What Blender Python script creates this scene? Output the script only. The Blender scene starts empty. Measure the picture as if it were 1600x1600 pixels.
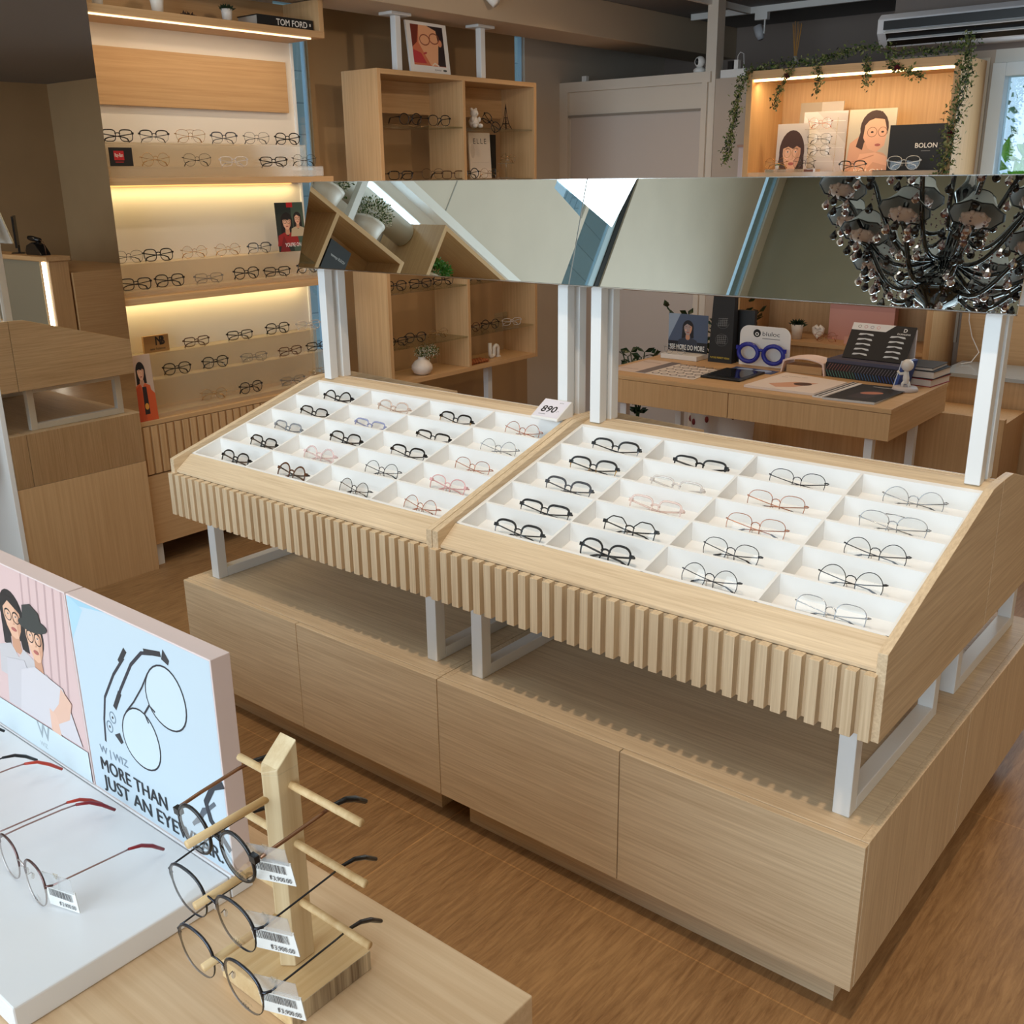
import bpy, math, random
from mathutils import Vector, Matrix
random.seed(7)
PI = math.pi
scn = bpy.context.scene
C = scn.collection

# ------------------------------------------------------------------ camera
YAW, PIT, ROL = 0.6901, -0.3168, -0.013
cam_d = bpy.data.cameras.new('camera'); cam = bpy.data.objects.new('camera', cam_d); C.objects.link(cam)
F = Vector((-math.sin(YAW)*math.cos(PIT), math.cos(YAW)*math.cos(PIT), math.sin(PIT)))
R0 = Vector((math.cos(YAW), math.sin(YAW), 0)); U0 = R0.cross(F)
Rv = math.cos(ROL)*R0 + math.sin(ROL)*U0; Uv = -math.sin(ROL)*R0 + math.cos(ROL)*U0
cam.matrix_world = Matrix(((Rv.x, Uv.x, -F.x, 1.7726), (Rv.y, Uv.y, -F.y, -1.8119), (Rv.z, Uv.z, -F.z, 1.7725), (0, 0, 0, 1)))
cam_d.sensor_width = 36; cam_d.lens = 36*1598.8/1600; cam_d.clip_start = .02
scn.camera = cam

# ------------------------------------------------------------------ world, light, exposure
scn.view_settings.view_transform = 'Standard'; scn.view_settings.look = 'None'
scn.view_settings.gamma = 1; scn.view_settings.use_curve_mapping = False
scn.view_settings.exposure = 0.0
w = bpy.data.worlds.new('world'); scn.world = w; w.use_nodes = True
bg = w.node_tree.nodes['Background']; bg.inputs[0].default_value = (.62, .82, 1, 1); bg.inputs[1].default_value = 1.1

def light(name, kind, loc, energy, color, size=.1, size_y=None, aim=(0, 0, -1), spot=None, blend=.6):
    d = bpy.data.lights.new(name, kind); d.energy = energy; d.color = color
    if kind == 'AREA':
        d.size = size
        if size_y: d.shape = 'RECTANGLE'; d.size_y = size_y
    else: d.shadow_soft_size = size
    if spot: d.spot_size = math.radians(spot); d.spot_blend = blend
    o = bpy.data.objects.new(name, d); C.objects.link(o); o.location = loc
    o.rotation_euler = Vector(aim).to_track_quat('-Z', 'Y').to_euler()
    return o
COOL = (.76, .90, 1.0); WARM = (1.0, .70, .44); WARMW = (1, .80, .60)
light('front_window_daylight', 'AREA', (0.6, -5.6, 2.2), 275, COOL, 6.4, 3.6, (0, 1, -.12))
light('high_window_daylight', 'AREA', (-2.9, -2.85, 4.5), 24, COOL, .8, 1.2, (1, .2, -.2))
light('side_window_daylight', 'AREA', (.55, 4.5, 1.75), 8, COOL, .9, 1.2, (-.2, -1, -.1))
for i, (x, y, e) in enumerate([(2.6, .6, 15), (2.4, 2.4, 16), (-1.6, 1.9, 28), (-.6, 3.3, 24), (1.0, 3.2, 16), (-1.9, 3.6, 14)]):
    light('warm_downlight_or_fill', 'SPOT', (x, y, 2.80), e, WARM, .06, aim=(0, 0, -1), spot=150, blend=.9)
light('track_spot_left', 'SPOT', (-1.0, 1.2, 2.78), 20, WARMW, .04, aim=(-1.6, .2, -1.0), spot=80, blend=.9)
light('track_spot_shelf', 'SPOT', (-.6, 2.2, 2.78), 22, WARMW, .04, aim=(-1.9, .7, -.9), spot=80, blend=.9)
light('hall_ceiling_light', 'AREA', (.8, -1.5, 5.8), 34, (1, .90, .78), 2.5, 2.5, (0, 0, -1))
light('hall_warm_spot', 'SPOT', (1.3, -1.75, 5.75), 330, (1, .74, .52), .07, aim=(-1.15, 2.25, -5.1), spot=35, blend=.45)
light('warm_downlight_or_fill', 'SPOT', (4.2, 2.0, 2.80), 30, WARM, .06, aim=(0, 0, -1), spot=160, blend=.9)  # added fill lamp, brightens the right side of the room and its reflection

# ------------------------------------------------------------------ materials
M = {}
def srgb(c):
    f = lambda v: (v/255)/12.92 if v <= 10 else (((v/255)+.055)/1.055)**2.4
    return (f(c[0]), f(c[1]), f(c[2]), 1)
def mat(name, col, rough=.5, metal=0, noise=0, nscale=20, bump=0, emit=None, spec=None, coat=0, trans=0, alpha=1):
    if name in M: return M[name]
    m = bpy.data.materials.new(name); m.use_nodes = True; nt = m.node_tree; b = nt.nodes['Principled BSDF']
    c = srgb(col)
    b.inputs['Base Color'].default_value = c; b.inputs['Roughness'].default_value = rough; b.inputs['Metallic'].default_value = metal
    if spec is not None: b.inputs['Specular IOR Level'].default_value = spec
    if coat: b.inputs['Coat Weight'].default_value = coat
    if trans: b.inputs['Transmission Weight'].default_value = trans
    if noise or bump:
        tc = nt.nodes.new('ShaderNodeTexCoord'); n = nt.nodes.new('ShaderNodeTexNoise'); n.inputs['Scale'].default_value = nscale; n.inputs['Detail'].default_value = 5
        nt.links.new(tc.outputs['Object'], n.inputs['Vector'])
        if noise:
            r = nt.nodes.new('ShaderNodeValToRGB')
            r.color_ramp.elements[0].position = .3; r.color_ramp.elements[1].position = .7
            r.color_ramp.elements[0].color = tuple(v*(1-noise) for v in c[:3])+(1,)
            r.color_ramp.elements[1].color = tuple(min(1, v*(1+noise)) for v in c[:3])+(1,)
            nt.links.new(n.outputs['Fac'], r.inputs['Fac']); nt.links.new(r.outputs['Color'], b.inputs['Base Color'])
        if bump:
            bp = nt.nodes.new('ShaderNodeBump'); bp.inputs['Strength'].default_value = bump; bp.inputs['Distance'].default_value = .002
            nt.links.new(n.outputs['Fac'], bp.inputs['Height']); nt.links.new(bp.outputs['Normal'], b.inputs['Normal'])
    if emit:
        b.inputs['Emission Color'].default_value = srgb(emit[0]); b.inputs['Emission Strength'].default_value = emit[1]
    M[name] = m; return m
def wood(name, c1, c2, axis, fine=105, rough=.45, contrast=.5, big=.5):
    if name in M: return M[name]
    m = bpy.data.materials.new(name); m.use_nodes = True; nt = m.node_tree; b = nt.nodes['Principled BSDF']; N = nt.nodes.new; L = nt.links.new
    b.inputs['Roughness'].default_value = rough; b.inputs['Specular IOR Level'].default_value = .35
    tc = N('ShaderNodeTexCoord')
    def nz(al, ac, det, dist=0):
        mp = N('ShaderNodeMapping'); s = [ac]*3; s['XYZ'.index(axis)] = al; mp.inputs['Scale'].default_value = s
        n = N('ShaderNodeTexNoise'); n.inputs['Scale'].default_value = 1; n.inputs['Detail'].default_value = det; n.inputs['Roughness'].default_value = .65; n.inputs['Distortion'].default_value = dist
        L(tc.outputs['Object'], mp.inputs['Vector']); L(mp.outputs['Vector'], n.inputs['Vector']); return n
    n1 = nz(fine*.035, fine*1.6, 6); n2 = nz(1.2, 9, 3, .6)
    mx = N('ShaderNodeMix'); mx.data_type = 'FLOAT'; mx.inputs[0].default_value = big*.6
    L(n1.outputs['Fac'], mx.inputs[2]); L(n2.outputs['Fac'], mx.inputs[3])
    r = N('ShaderNodeValToRGB'); r.color_ramp.elements[0].position = .5-.5*(1-contrast)*.5-.08; r.color_ramp.elements[1].position = .5+.5*(1-contrast)*.5+.08
    r.color_ramp.elements[0].color = srgb(c2); r.color_ramp.elements[1].color = srgb(c1)
    L(mx.outputs[0], r.inputs['Fac']); L(r.outputs['Color'], b.inputs['Base Color'])
    bp = N('ShaderNodeBump'); bp.inputs['Strength'].default_value = .12; bp.inputs['Distance'].default_value = .001
    L(n1.outputs['Fac'], bp.inputs['Height']); L(bp.outputs['Normal'], b.inputs['Normal'])
    M[name] = m; return m
OAK1, OAK2 = (236, 215, 182), (192, 166, 132)
oakX = wood('oak_grain_along_x', OAK1, OAK2, 'X'); oakY = wood('oak_grain_along_y', OAK1, OAK2, 'Y'); oakZ = wood('oak_grain_upright', OAK1, OAK2, 'Z')
W1, W2 = (214, 176, 130), (190, 150, 104)
honX = wood('honey_oak_x', W1, W2, 'X', 50, big=.3); honY = wood('honey_oak_y', W1, W2, 'Y', 50, big=.3); honZ = wood('honey_oak_z', W1, W2, 'Z', 50, big=.3)
pineZ = wood('pine_upright', (232, 212, 174), (198, 168, 124), 'Z', 34, .5, .6); pineY = wood('pine_flat', (236, 208, 160), (200, 160, 108), 'Y', 34, .5, .6)
pineEnd = wood('pine_end_grain', (226, 204, 168), (112, 90, 66), 'Z', 60, .6, .85, .9)
ashX = wood('table_ash', (233, 203, 166), (200, 162, 120), 'X', 46, .4, .6, .8)
white = mat('white_paint', (238, 236, 232), .4); whitem = mat('white_powder_coated_steel', (232, 234, 234), .35)
trayw = mat('white_tray_laminate', (240, 240, 238), .45)
floorw = mat('white_satin_board', (238, 238, 240), .3)
blackp = mat('black_plastic', (18, 18, 20), .3); black = mat('black_print', (14, 14, 15), .6)
pot = mat('white_ceramic', (232, 228, 222), .35); leafm = mat('leaf_green', (72, 96, 40), .6, noise=.5, nscale=30)
leafd = mat('leaf_dark_green', (30, 50, 28), .5, noise=.4, nscale=30); paper = mat('white_paper', (236, 234, 230), .7)
chrome = mat('polished_steel', (215, 215, 215), .12, 1)

def clear(name, col=(255, 255, 255), gl=.08, rough=.02, dif=0, dcol=(255, 255, 255)):
    if name in M: return M[name]
    m = bpy.data.materials.new(name); m.use_nodes = True; nt = m.node_tree; nt.nodes.clear(); N = nt.nodes.new; L = nt.links.new
    out = N('ShaderNodeOutputMaterial'); t = N('ShaderNodeBsdfTransparent'); t.inputs[0].default_value = srgb(col)
    g = N('ShaderNodeBsdfGlossy'); g.inputs['Roughness'].default_value = rough; g.inputs[0].default_value = (1, 1, 1, 1)
    lw = N('ShaderNodeLayerWeight'); lw.inputs[0].default_value = .25
    mr = N('ShaderNodeMapRange'); mr.inputs[3].default_value = gl; mr.inputs[4].default_value = min(1, gl*4+.15)
    L(lw.outputs['Fresnel'], mr.inputs[0])
    mx = N('ShaderNodeMixShader'); L(mr.outputs[0], mx.inputs[0]); L(t.outputs[0], mx.inputs[1]); L(g.outputs[0], mx.inputs[2]); last = mx
    if dif:
        d = N('ShaderNodeBsdfDiffuse'); d.inputs[0].default_value = srgb(dcol); m2 = N('ShaderNodeMixShader'); m2.inputs[0].default_value = dif
        L(mx.outputs[0], m2.inputs[1]); L(d.outputs[0], m2.inputs[2]); last = m2
    L(last.outputs[0], out.inputs[0]); M[name] = m; return m
lensm = clear('spectacle_lens', (252, 253, 253), .03, .05)
acryl = clear('frosted_acrylic', (250, 247, 240), .04, .1, .17, (240, 226, 200))
glassm = clear('shelf_glass', (238, 242, 238), .06, .01)
winglass = clear('window_glass', (235, 244, 248), .06, .01)
mirr = bpy.data.materials.new('mirror_silver'); mirr.use_nodes = True
_b = mirr.node_tree.nodes['Principled BSDF']; _b.inputs['Base Color'].default_value = (.80, .85, .82, 1); _b.inputs['Metallic'].default_value = 1; _b.inputs['Roughness'].default_value = .004
mirr2 = bpy.data.materials.new('wall_mirror_silver'); mirr2.use_nodes = True
_b = mirr2.node_tree.nodes['Principled BSDF']; _b.inputs['Base Color'].default_value = (.86, .86, .84, 1); _b.inputs['Metallic'].default_value = 1; _b.inputs['Roughness'].default_value = .004

# ------------------------------------------------------------------ mesh builder
class MB:
    def __init__(s): s.v = []; s.f = []; s.m = []; s.mats = []; s.sm = []
    def mi(s, m):
        if m not in s.mats: s.mats.append(m)
        return s.mats.index(m)
    def add(s, vs, fs, m, smooth=False):
        o = len(s.v); k = s.mi(m); s.v += [tuple(v) for v in vs]
        for f in fs: s.f.append([i+o for i in f]); s.m.append(k); s.sm.append(smooth)
        return s
    def box(s, a, b, m, Mx=None):
        x0, y0, z0 = [min(p, q) for p, q in zip(a, b)]; x1, y1, z1 = [max(p, q) for p, q in zip(a, b)]
        vs = [(x0,y0,z0),(x1,y0,z0),(x1,y1,z0),(x0,y1,z0),(x0,y0,z1),(x1,y0,z1),(x1,y1,z1),(x0,y1,z1)]
        if Mx is not None: vs = [tuple(Mx @ Vector(v)) for v in vs]
        return s.add(vs, [(0,3,2,1),(4,5,6,7),(0,1,5,4),(1,2,6,5),(2,3,7,6),(3,0,4,7)], m)
    def prism(s, poly, lo, hi, m, axis='X'):
        n = len(poly)
        def P(a, b, t): return {'X': (t, a, b), 'Y': (a, t, b), 'Z': (a, b, t)}[axis]
        vs = [P(a, b, lo) for a, b in poly]+[P(a, b, hi) for a, b in poly]
        fs = [list(range(n))[::-1], list(range(n, 2*n))]+[(i, (i+1) % n, n+(i+1) % n, n+i) for i in range(n)]
        return s.add(vs, fs, m)
    def tube(s, pts, r, m, n=8, closed=False, smooth=True):
        pts = [Vector(p) for p in pts]; k = len(pts)
        rr = r if isinstance(r, (list, tuple)) else [r]*k
        vs = []; prev = None
        for i, p in enumerate(pts):
            a = pts[(i-1) % k] if (closed or i > 0) else p; b = pts[(i+1) % k] if (closed or i < k-1) else p
            t = (b-a).normalized() if (b-a).length > 1e-9 else Vector((0, 0, 1))
            if prev is None: q = t.orthogonal().normalized()
            else:
                q = prev - t*prev.dot(t); q = q.normalized() if q.length > 1e-6 else t.orthogonal().normalized()
            prev = q; c = t.cross(q)
            for j in range(n):
                an = 2*PI*j/n; vs.append(p+(q*math.cos(an)+c*math.sin(an))*rr[i])
        fs = []
        for i in range(k if closed else k-1):
            for j in range(n):
                a = i*n+j; b = i*n+(j+1) % n; c2 = ((i+1) % k)*n+(j+1) % n; d = ((i+1) % k)*n+j; fs.append((a, b, c2, d))
        if not closed: fs += [list(range(n))[::-1], list(range((k-1)*n, k*n))]
        return s.add(vs, fs, m, smooth)
    def lathe(s, prof, m, c=(0, 0, 0), n=20, smooth=True):
        vs = []; fs = []; k = len(prof)
        for r, z in prof:
            for j in range(n):
                a = 2*PI*j/n; vs.append((c[0]+r*math.cos(a), c[1]+r*math.sin(a), c[2]+z))
        for i in range(k-1):
            for j in range(n): fs.append((i*n+j, i*n+(j+1) % n, (i+1)*n+(j+1) % n, (i+1)*n+j))
        if prof[0][0] > 1e-6: fs.append(list(range(n))[::-1])
        if prof[-1][0] > 1e-6: fs.append(list(range((k-1)*n, k*n)))
        return s.add(vs, fs, m, smooth)
    def ball(s, c, r, m, n=10, sc=(1, 1, 1)):
        vs = []; fs = []; k = n//2
        for i in range(k+1):
            ph = PI*i/k
            for j in range(n):
                a = 2*PI*j/n; vs.append((c[0]+r*sc[0]*math.sin(ph)*math.cos(a), c[1]+r*sc[1]*math.sin(ph)*math.sin(a), c[2]+r*sc[2]*math.cos(ph)))
        for i in range(k):
            for j in range(n): fs.append((i*n+j, (i+1)*n+j, (i+1)*n+(j+1) % n, i*n+(j+1) % n))
        return s.add(vs, fs, m, True)
    def leaf(s, p, d, size, m, wid=.45):
        p = Vector(p); d = Vector(d).normalized(); q = d.orthogonal().normalized()
        q = Matrix.Rotation(random.uniform(0, 2*PI), 3, d) @ q; up = d.cross(q)
        a = p; b = p+d*size*.5+q*size*wid*.5; c2 = p+d*size+up*size*.1; e = p+d*size*.5-q*size*wid*.5; mid = p+d*size*.5+up*size*.08
        return s.add([a, b, c2, e, mid], [(0, 1, 4), (1, 2, 4), (2, 3, 4), (3, 0, 4)], m)
    def tf(s, Mx): s.v = [tuple(Mx @ Vector(v)) for v in s.v]; return s
    def mesh(s, name):
        me = bpy.data.meshes.new(name); me.from_pydata(s.v, [], s.f)
        for m in s.mats: me.materials.append(m)
        me.polygons.foreach_set('material_index', s.m); me.polygons.foreach_set('use_smooth', s.sm); me.update(); return me
    def build(s, name, parent=None, world=True, bevel=0, label=None):
        if parent is not None and world:
            l = parent_loc(parent); s.v = [(v[0]-l[0], v[1]-l[1], v[2]-l[2]) for v in s.v]
        o = bpy.data.objects.new(name, s.mesh(name)); C.objects.link(o)
        if parent is not None: o.parent = parent
        if bevel:
            b = o.modifiers.new('bevel', 'BEVEL'); b.width = bevel; b.segments = 2; b.limit_method = 'ANGLE'; b.angle_limit = .6
        if label: o['label'] = label
        return o
def parent_loc(p):
    l = Vector(p.location)
    while p.parent: p = p.parent; l += Vector(p.location)
    return l
def thing(name, label, cat, loc=(0, 0, 0), rz=0, group=None):
    o = bpy.data.objects.new(name, None); o.empty_display_size = .05; C.objects.link(o); o.location = loc; o.rotation_euler = (0, 0, rz)
    o['label'] = label; o['category'] = cat
    if group: o['group'] = group
    return o
def tag(o, label, cat, group=None):
    o['label'] = label; o['category'] = cat
    if group: o['group'] = group
    return o
def single(mb, name, label, cat, loc=(0, 0, 0), group=None, bevel=0):
    mb.v = [(v[0]-loc[0], v[1]-loc[1], v[2]-loc[2]) for v in mb.v]
    o = mb.build(name, bevel=bevel); o.location = loc; return tag(o, label, cat, group)
def struct(mb, name, parent=None, bevel=0):
    o = mb.build(name, parent, bevel=bevel)
    if parent is None: o['kind'] = 'structure'
    return o

# lettering
_tc = {}
def text_geo(t, bold=0, sp=1):
    k = (t, bold, sp)
    if k in _tc: return _tc[k]
    cu = bpy.data.curves.new('lettering', 'FONT'); cu.body = t; cu.size = 1; cu.offset = bold; cu.space_character = sp; cu.resolution_u = 3
    o = bpy.data.objects.new('lettering', cu); C.objects.link(o); bpy.context.view_layer.update()
    me = o.evaluated_get(bpy.context.evaluated_depsgraph_get()).to_mesh()
    vs = [(v.co.x, v.co.y) for v in me.vertices]; fs = [list(p.vertices) for p in me.polygons]
    bpy.data.objects.remove(o); bpy.data.curves.remove(cu)
    x0 = min(v[0] for v in vs); x1 = max(v[0] for v in vs); vs = [(x-x0, y) for x, y in vs]
    _tc[k] = (vs, fs, x1-x0); return _tc[k]
class Art:
    """flat print laid on a real surface: O lower-left corner, U across, V up (metres), coordinates 0..1"""
    def __init__(s, mb, O, U, V, step=None):
        s.mb = mb; s.O = Vector(O); s.U = Vector(U); s.V = Vector(V); s.N = s.U.cross(s.V).normalized(); s.k = 4; s.step = .00003
    def P(s, x, y): return s.O+s.U*x+s.V*y+s.N*(s.step*s.k)
    def poly(s, pts, m):
        s.mb.add([s.P(*p) for p in pts], [list(range(len(pts)))], m); s.k += 1; return s
    def rect(s, x0, y0, x1, y1, m): return s.poly([(x0, y0), (x1, y0), (x1, y1), (x0, y1)], m)
    def ell(s, cx, cy, rx, ry, m, n=20, rot=0):
        pts = []
        for i in range(n):
            a = 2*PI*i/n; x = rx*math.cos(a); y = ry*math.sin(a); pts.append((cx+x*math.cos(rot)-y*math.sin(rot), cy+x*math.sin(rot)+y*math.cos(rot)))
        return s.poly(pts, m)
    def line(s, pts, wd, m, closed=False):
        u = s.U.length; v = s.V.length; k = len(pts); L = []; Rr = []
        for i, p in enumerate(pts):
            a = pts[(i-1) % k] if (closed or i > 0) else p; b = pts[(i+1) % k] if (closed or i < k-1) else p
            dx = (b[0]-a[0])*u; dy = (b[1]-a[1])*v; l = math.hypot(dx, dy) or 1; nx = -dy/l*wd/2; ny = dx/l*wd/2
            L.append(s.P(p[0]+nx/u, p[1]+ny/v)); Rr.append(s.P(p[0]-nx/u, p[1]-ny/v))
        fs = [(i, (i+1) % k, k+(i+1) % k, k+i) for i in range(k if closed else k-1)]
        s.mb.add(L+Rr, [f[::-1] for f in fs], m); s.k += 1; return s
    def ring(s, cx, cy, rx, ry, wd, m, rot=0, n=24):
        pts = []
        for i in range(n):
            a = 2*PI*i/n; x = rx*math.cos(a); y = ry*math.sin(a); pts.append((cx+x*math.cos(rot)-y*math.sin(rot), cy+x*math.sin(rot)+y*math.cos(rot)))
        return s.line(pts, wd, m, True)
    def text(s, t, x, y, h, m, bold=0, width=None, sp=1, center=False):
        vs, fs, tw = text_geo(t, bold, sp); u = s.U.length; v = s.V.length; k = h/.72; sx = k
        if width: sx = width*u/tw
        ox = x-(tw*sx/u/2 if center else 0)
        s.mb.add([s.P(ox+a*sx/u, y+b*k/v) for a, b in vs], fs, m); s.k += 1; return s
def P_(r, g, b): return mat('print_%d_%d_%d' % (r, g, b), (r, g, b), .55)
SKIN = P_(226, 176, 146); SKIN2 = P_(200, 146, 116); SKINS = P_(206, 152, 122); SKINH = P_(236, 186, 160); LIP = P_(176, 96, 88); HAIR = P_(44, 32, 28); BRN = P_(92, 60, 44)
def portrait(a, cx, cy, s, hair=HAIR, top=P_(196, 190, 190), specs=True, skin=SKIN, hat=None, bangs=False, asp=1.0, short=False):
    """cx,cy face centre, s face half height in 0..1 units"""
    X = lambda v: v*s*asp
    a.ell(cx, cy+(.25 if short else .12)*s, X(.86 if short else 1.05), s*(.95 if short else 1.22), hair, 24)
    if not short: a.poly([(cx-X(1.02), cy+.1*s), (cx-X(1.15), cy-1.5*s), (cx-X(.5), cy-1.5*s), (cx-X(.3), cy)], hair)
    if not short: a.poly([(cx+X(1.02), cy+.1*s), (cx+X(.3), cy), (cx+X(.5), cy-1.4*s), (cx+X(1.1), cy-1.4*s)], hair)
    a.poly([(cx-X(.34), cy-.6*s), (cx-X(.4), cy-1.7*s), (cx+X(.4), cy-1.7*s), (cx+X(.34), cy-.6*s)], SKIN2)
    a.poly([(cx-X(2), cy-3.2*s), (cx+X(2), cy-3.2*s), (cx+X(1.7), cy-1.75*s), (cx+X(.55), cy-1.35*s), (cx, cy-1.9*s), (cx-X(.55), cy-1.35*s), (cx-X(1.7), cy-1.75*s)], top)
    a.poly([(cx+X(x), cy+y*s) for x, y in [(-.72, .5), (-.74, 0), (-.6, -.5), (-.3, -.92), (0, -1.0), (.3, -.92), (.6, -.5), (.74, 0), (.72, .5), (.4, .85), (-.4, .85)]], skin)
    a.poly([(cx+X(x), cy+y*s) for x, y in [(.30, .6), (.40, .1), (.30, -.3), (.34, -.88), (.6, -.5), (.74, 0), (.72, .5)]], SKINS)
    a.ell(cx-X(.40), cy-.22*s, X(.16), .12*s, SKINH, 10)
    if bangs: a.poly([(cx-X(.8), cy+.9*s), (cx-X(.75), cy+.3*s), (cx-X(.3), cy+.42*s), (cx+X(.1), cy+.28*s), (cx+X(.4), cy+.45*s), (cx+X(.78), cy+.3*s), (cx+X(.8), cy+.9*s)], hair)
    else: a.poly([(cx-X(.8), cy+.3*s), (cx-X(.2), cy+.78*s), (cx+X(.8), cy+.35*s), (cx+X(.7), cy+1.0*s), (cx-X(.7), cy+1.0*s)], hair)
    for sg in (-1, 1):
        a.ell(cx+X(.33)*sg, cy+.12*s, X(.12), .045*s, P_(222, 204, 194), 10); a.ell(cx+X(.33)*sg, cy+.125*s, X(.055), .045*s, HAIR, 8)
        a.line([(cx+X(.16)*sg, cy+.27*s), (cx+X(.34)*sg, cy+.33*s), (cx+X(.52)*sg, cy+.27*s)], .05*s*a.V.length, hair)
        if specs: a.ring(cx+X(.35)*sg, cy+.08*s, X(.29), .27*s, .045*s*a.V.length, specs if specs is not True else HAIR)
    a.line([(cx+X(.03), cy+.1*s), (cx+X(.12), cy-.28*s), (cx-X(.03), cy-.3*s)], .04*s*a.V.length, SKIN2)
    a.ell(cx, cy-.55*s, X(.24), .09*s, LIP, 12)
    if hat:
        a.ell(cx+X(.05), cy+.62*s, X(1.35), .3*s, hat, 20, .12); a.poly([(cx-X(.85), cy+.6*s), (cx-X(.65), cy+1.35*s), (cx+X(.1), cy+1.55*s), (cx+X(.8), cy+1.3*s), (cx+X(.95), cy+.6*s)], hat)
    return a

# ================================================================== STRUCTURE
def plane_mat(name, col, **k): return mat(name, col, **k)
wallm = mat('wall_paint_warm_grey', (208, 196, 180), .8, noise=.03, nscale=3)
wallbr = mat('wall_paint_taupe', (180, 148, 108), .8, noise=.03, nscale=3)
wallback = mat('front_wall_paint_olive_grey', (150, 142, 124), .85, noise=.03, nscale=3)
ceild = mat('ceiling_dimmed_grey', (138, 134, 132), .85)  # guessed grey, deepened to carry the light fall-off at the back
# floor : wood-look vinyl
fm = bpy.data.materials.new('wood_look_vinyl'); fm.use_nodes = True; nt = fm.node_tree; N = nt.nodes.new; L = nt.links.new; b = nt.nodes['Principled BSDF']
tc = N('ShaderNodeTexCoord'); mp = N('ShaderNodeMapping'); mp.inputs['Scale'].default_value = (36, 3.6, 1); L(tc.outputs['Object'], mp.inputs[0])
n1 = N('ShaderNodeTexNoise'); n1.inputs['Scale'].default_value = 2.2; n1.inputs['Detail'].default_value = 8; n1.inputs['Roughness'].default_value = .7; n1.inputs['Distortion'].default_value = .6; L(mp.outputs[0], n1.inputs['Vector'])
mp2 = N('ShaderNodeMapping'); mp2.inputs['Scale'].default_value = (1.5, .7, 1); L(tc.outputs['Object'], mp2.inputs[0])
n2 = N('ShaderNodeTexNoise'); n2.inputs['Scale'].default_value = 1.6; n2.inputs['Detail'].default_value = 3; L(mp2.outputs[0], n2.inputs['Vector'])
mx = N('ShaderNodeMix'); mx.data_type = 'FLOAT'; mx.inputs[0].default_value = .3; L(n1.outputs['Fac'], mx.inputs[2]); L(n2.outputs['Fac'], mx.inputs[3])
rp = N('ShaderNodeValToRGB'); rp.color_ramp.elements[0].position = .36; rp.color_ramp.elements[1].position = .64; rp.color_ramp.elements[0].color = srgb((126, 92, 58)); rp.color_ramp.elements[1].color = srgb((176, 138, 94)); L(mx.outputs[0], rp.inputs['Fac'])
mp3 = N('ShaderNodeMapping'); mp3.inputs['Location'].default_value = (0, .02, 0); L(tc.outputs['Object'], mp3.inputs[0])
bk = N('ShaderNodeTexBrick'); bk.offset = 0; bk.inputs['Scale'].default_value = 1; bk.inputs['Brick Width'].default_value = 3.06; bk.inputs['Row Height'].default_value = 1.02; bk.inputs['Mortar Size'].default_value = .0022; bk.inputs['Mortar Smooth'].default_value = .1
bk.inputs['Color1'].default_value = (1, 1, 1, 1); bk.inputs['Color2'].default_value = (.93, .93, .93, 1); bk.inputs['Mortar'].default_value = (1.35, 1.3, 1.2, 1); L(mp3.outputs[0], bk.inputs['Vector'])
mm = N('ShaderNodeMix'); mm.data_type = 'RGBA'; mm.blend_type = 'MULTIPLY'; mm.inputs[0].default_value = 1; L(rp.outputs['Color'], mm.inputs[6]); L(bk.outputs['Color'], mm.inputs[7]); L(mm.outputs[2], b.inputs['Base Color'])
b.inputs['Roughness'].default_value = .42; b.inputs['Specular IOR Level'].default_value = .4
bp = N('ShaderNodeBump'); bp.inputs['Strength'].default_value = .15; bp.inputs['Distance'].default_value = .002; L(n1.outputs['Fac'], bp.inputs['Height']); L(bp.outputs['Normal'], b.inputs['Normal'])
XL, XR, YF, YP, YB = -3.0, 5.4, -5.8, 4.6, 6.0
LC, HC = 2.84, 6.0
struct(MB().box((XL-.2, YF-.3, -.1), (XR+.2, YP+.13, 0), fm).box((XL-.2, YP+.13, -.1), (-.54, YB+.2, 0), fm), 'floor')
# left wall with its slit windows and one high window
mb = MB()
def lw(y0, y1, z0, z1, m=wallm): mb.box((XL-.06, y0, z0), (XL, y1, z1), m)
lw(YF, -5.66, 0, HC); lw(-5.66, -5.40, 0, .4); lw(-5.66, -5.40, 5.9, HC); lw(-5.40, -3.47, 0, HC); lw(-3.47, -3.0, 0, .4); lw(-3.47, -3.0, 5.9, HC); lw(-3.0, -2.96, 0, HC); lw(-2.96, -2.54, 0, 3.8); lw(-2.96, -2.54, 5.6, HC)
lw(-2.54, 2.03, 0, HC); lw(2.03, 2.25, 0, .3); lw(2.03, 2.25, 2.7, HC); lw(2.25, 4.06, 0, HC, wallbr); lw(4.06, 4.17, 0, 1.9, wallbr); lw(4.06, 4.17, 2.75, HC, wallbr); lw(4.17, YB, 0, HC)
for y in (-1.62, ):
    mb.box((XL-.001, y-.004, 2.97), (XL+.002, y+.004, HC), mat('joint_shadow_grey', (150, 148, 140), .8))
struct(mb, 'wall_left')
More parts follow.
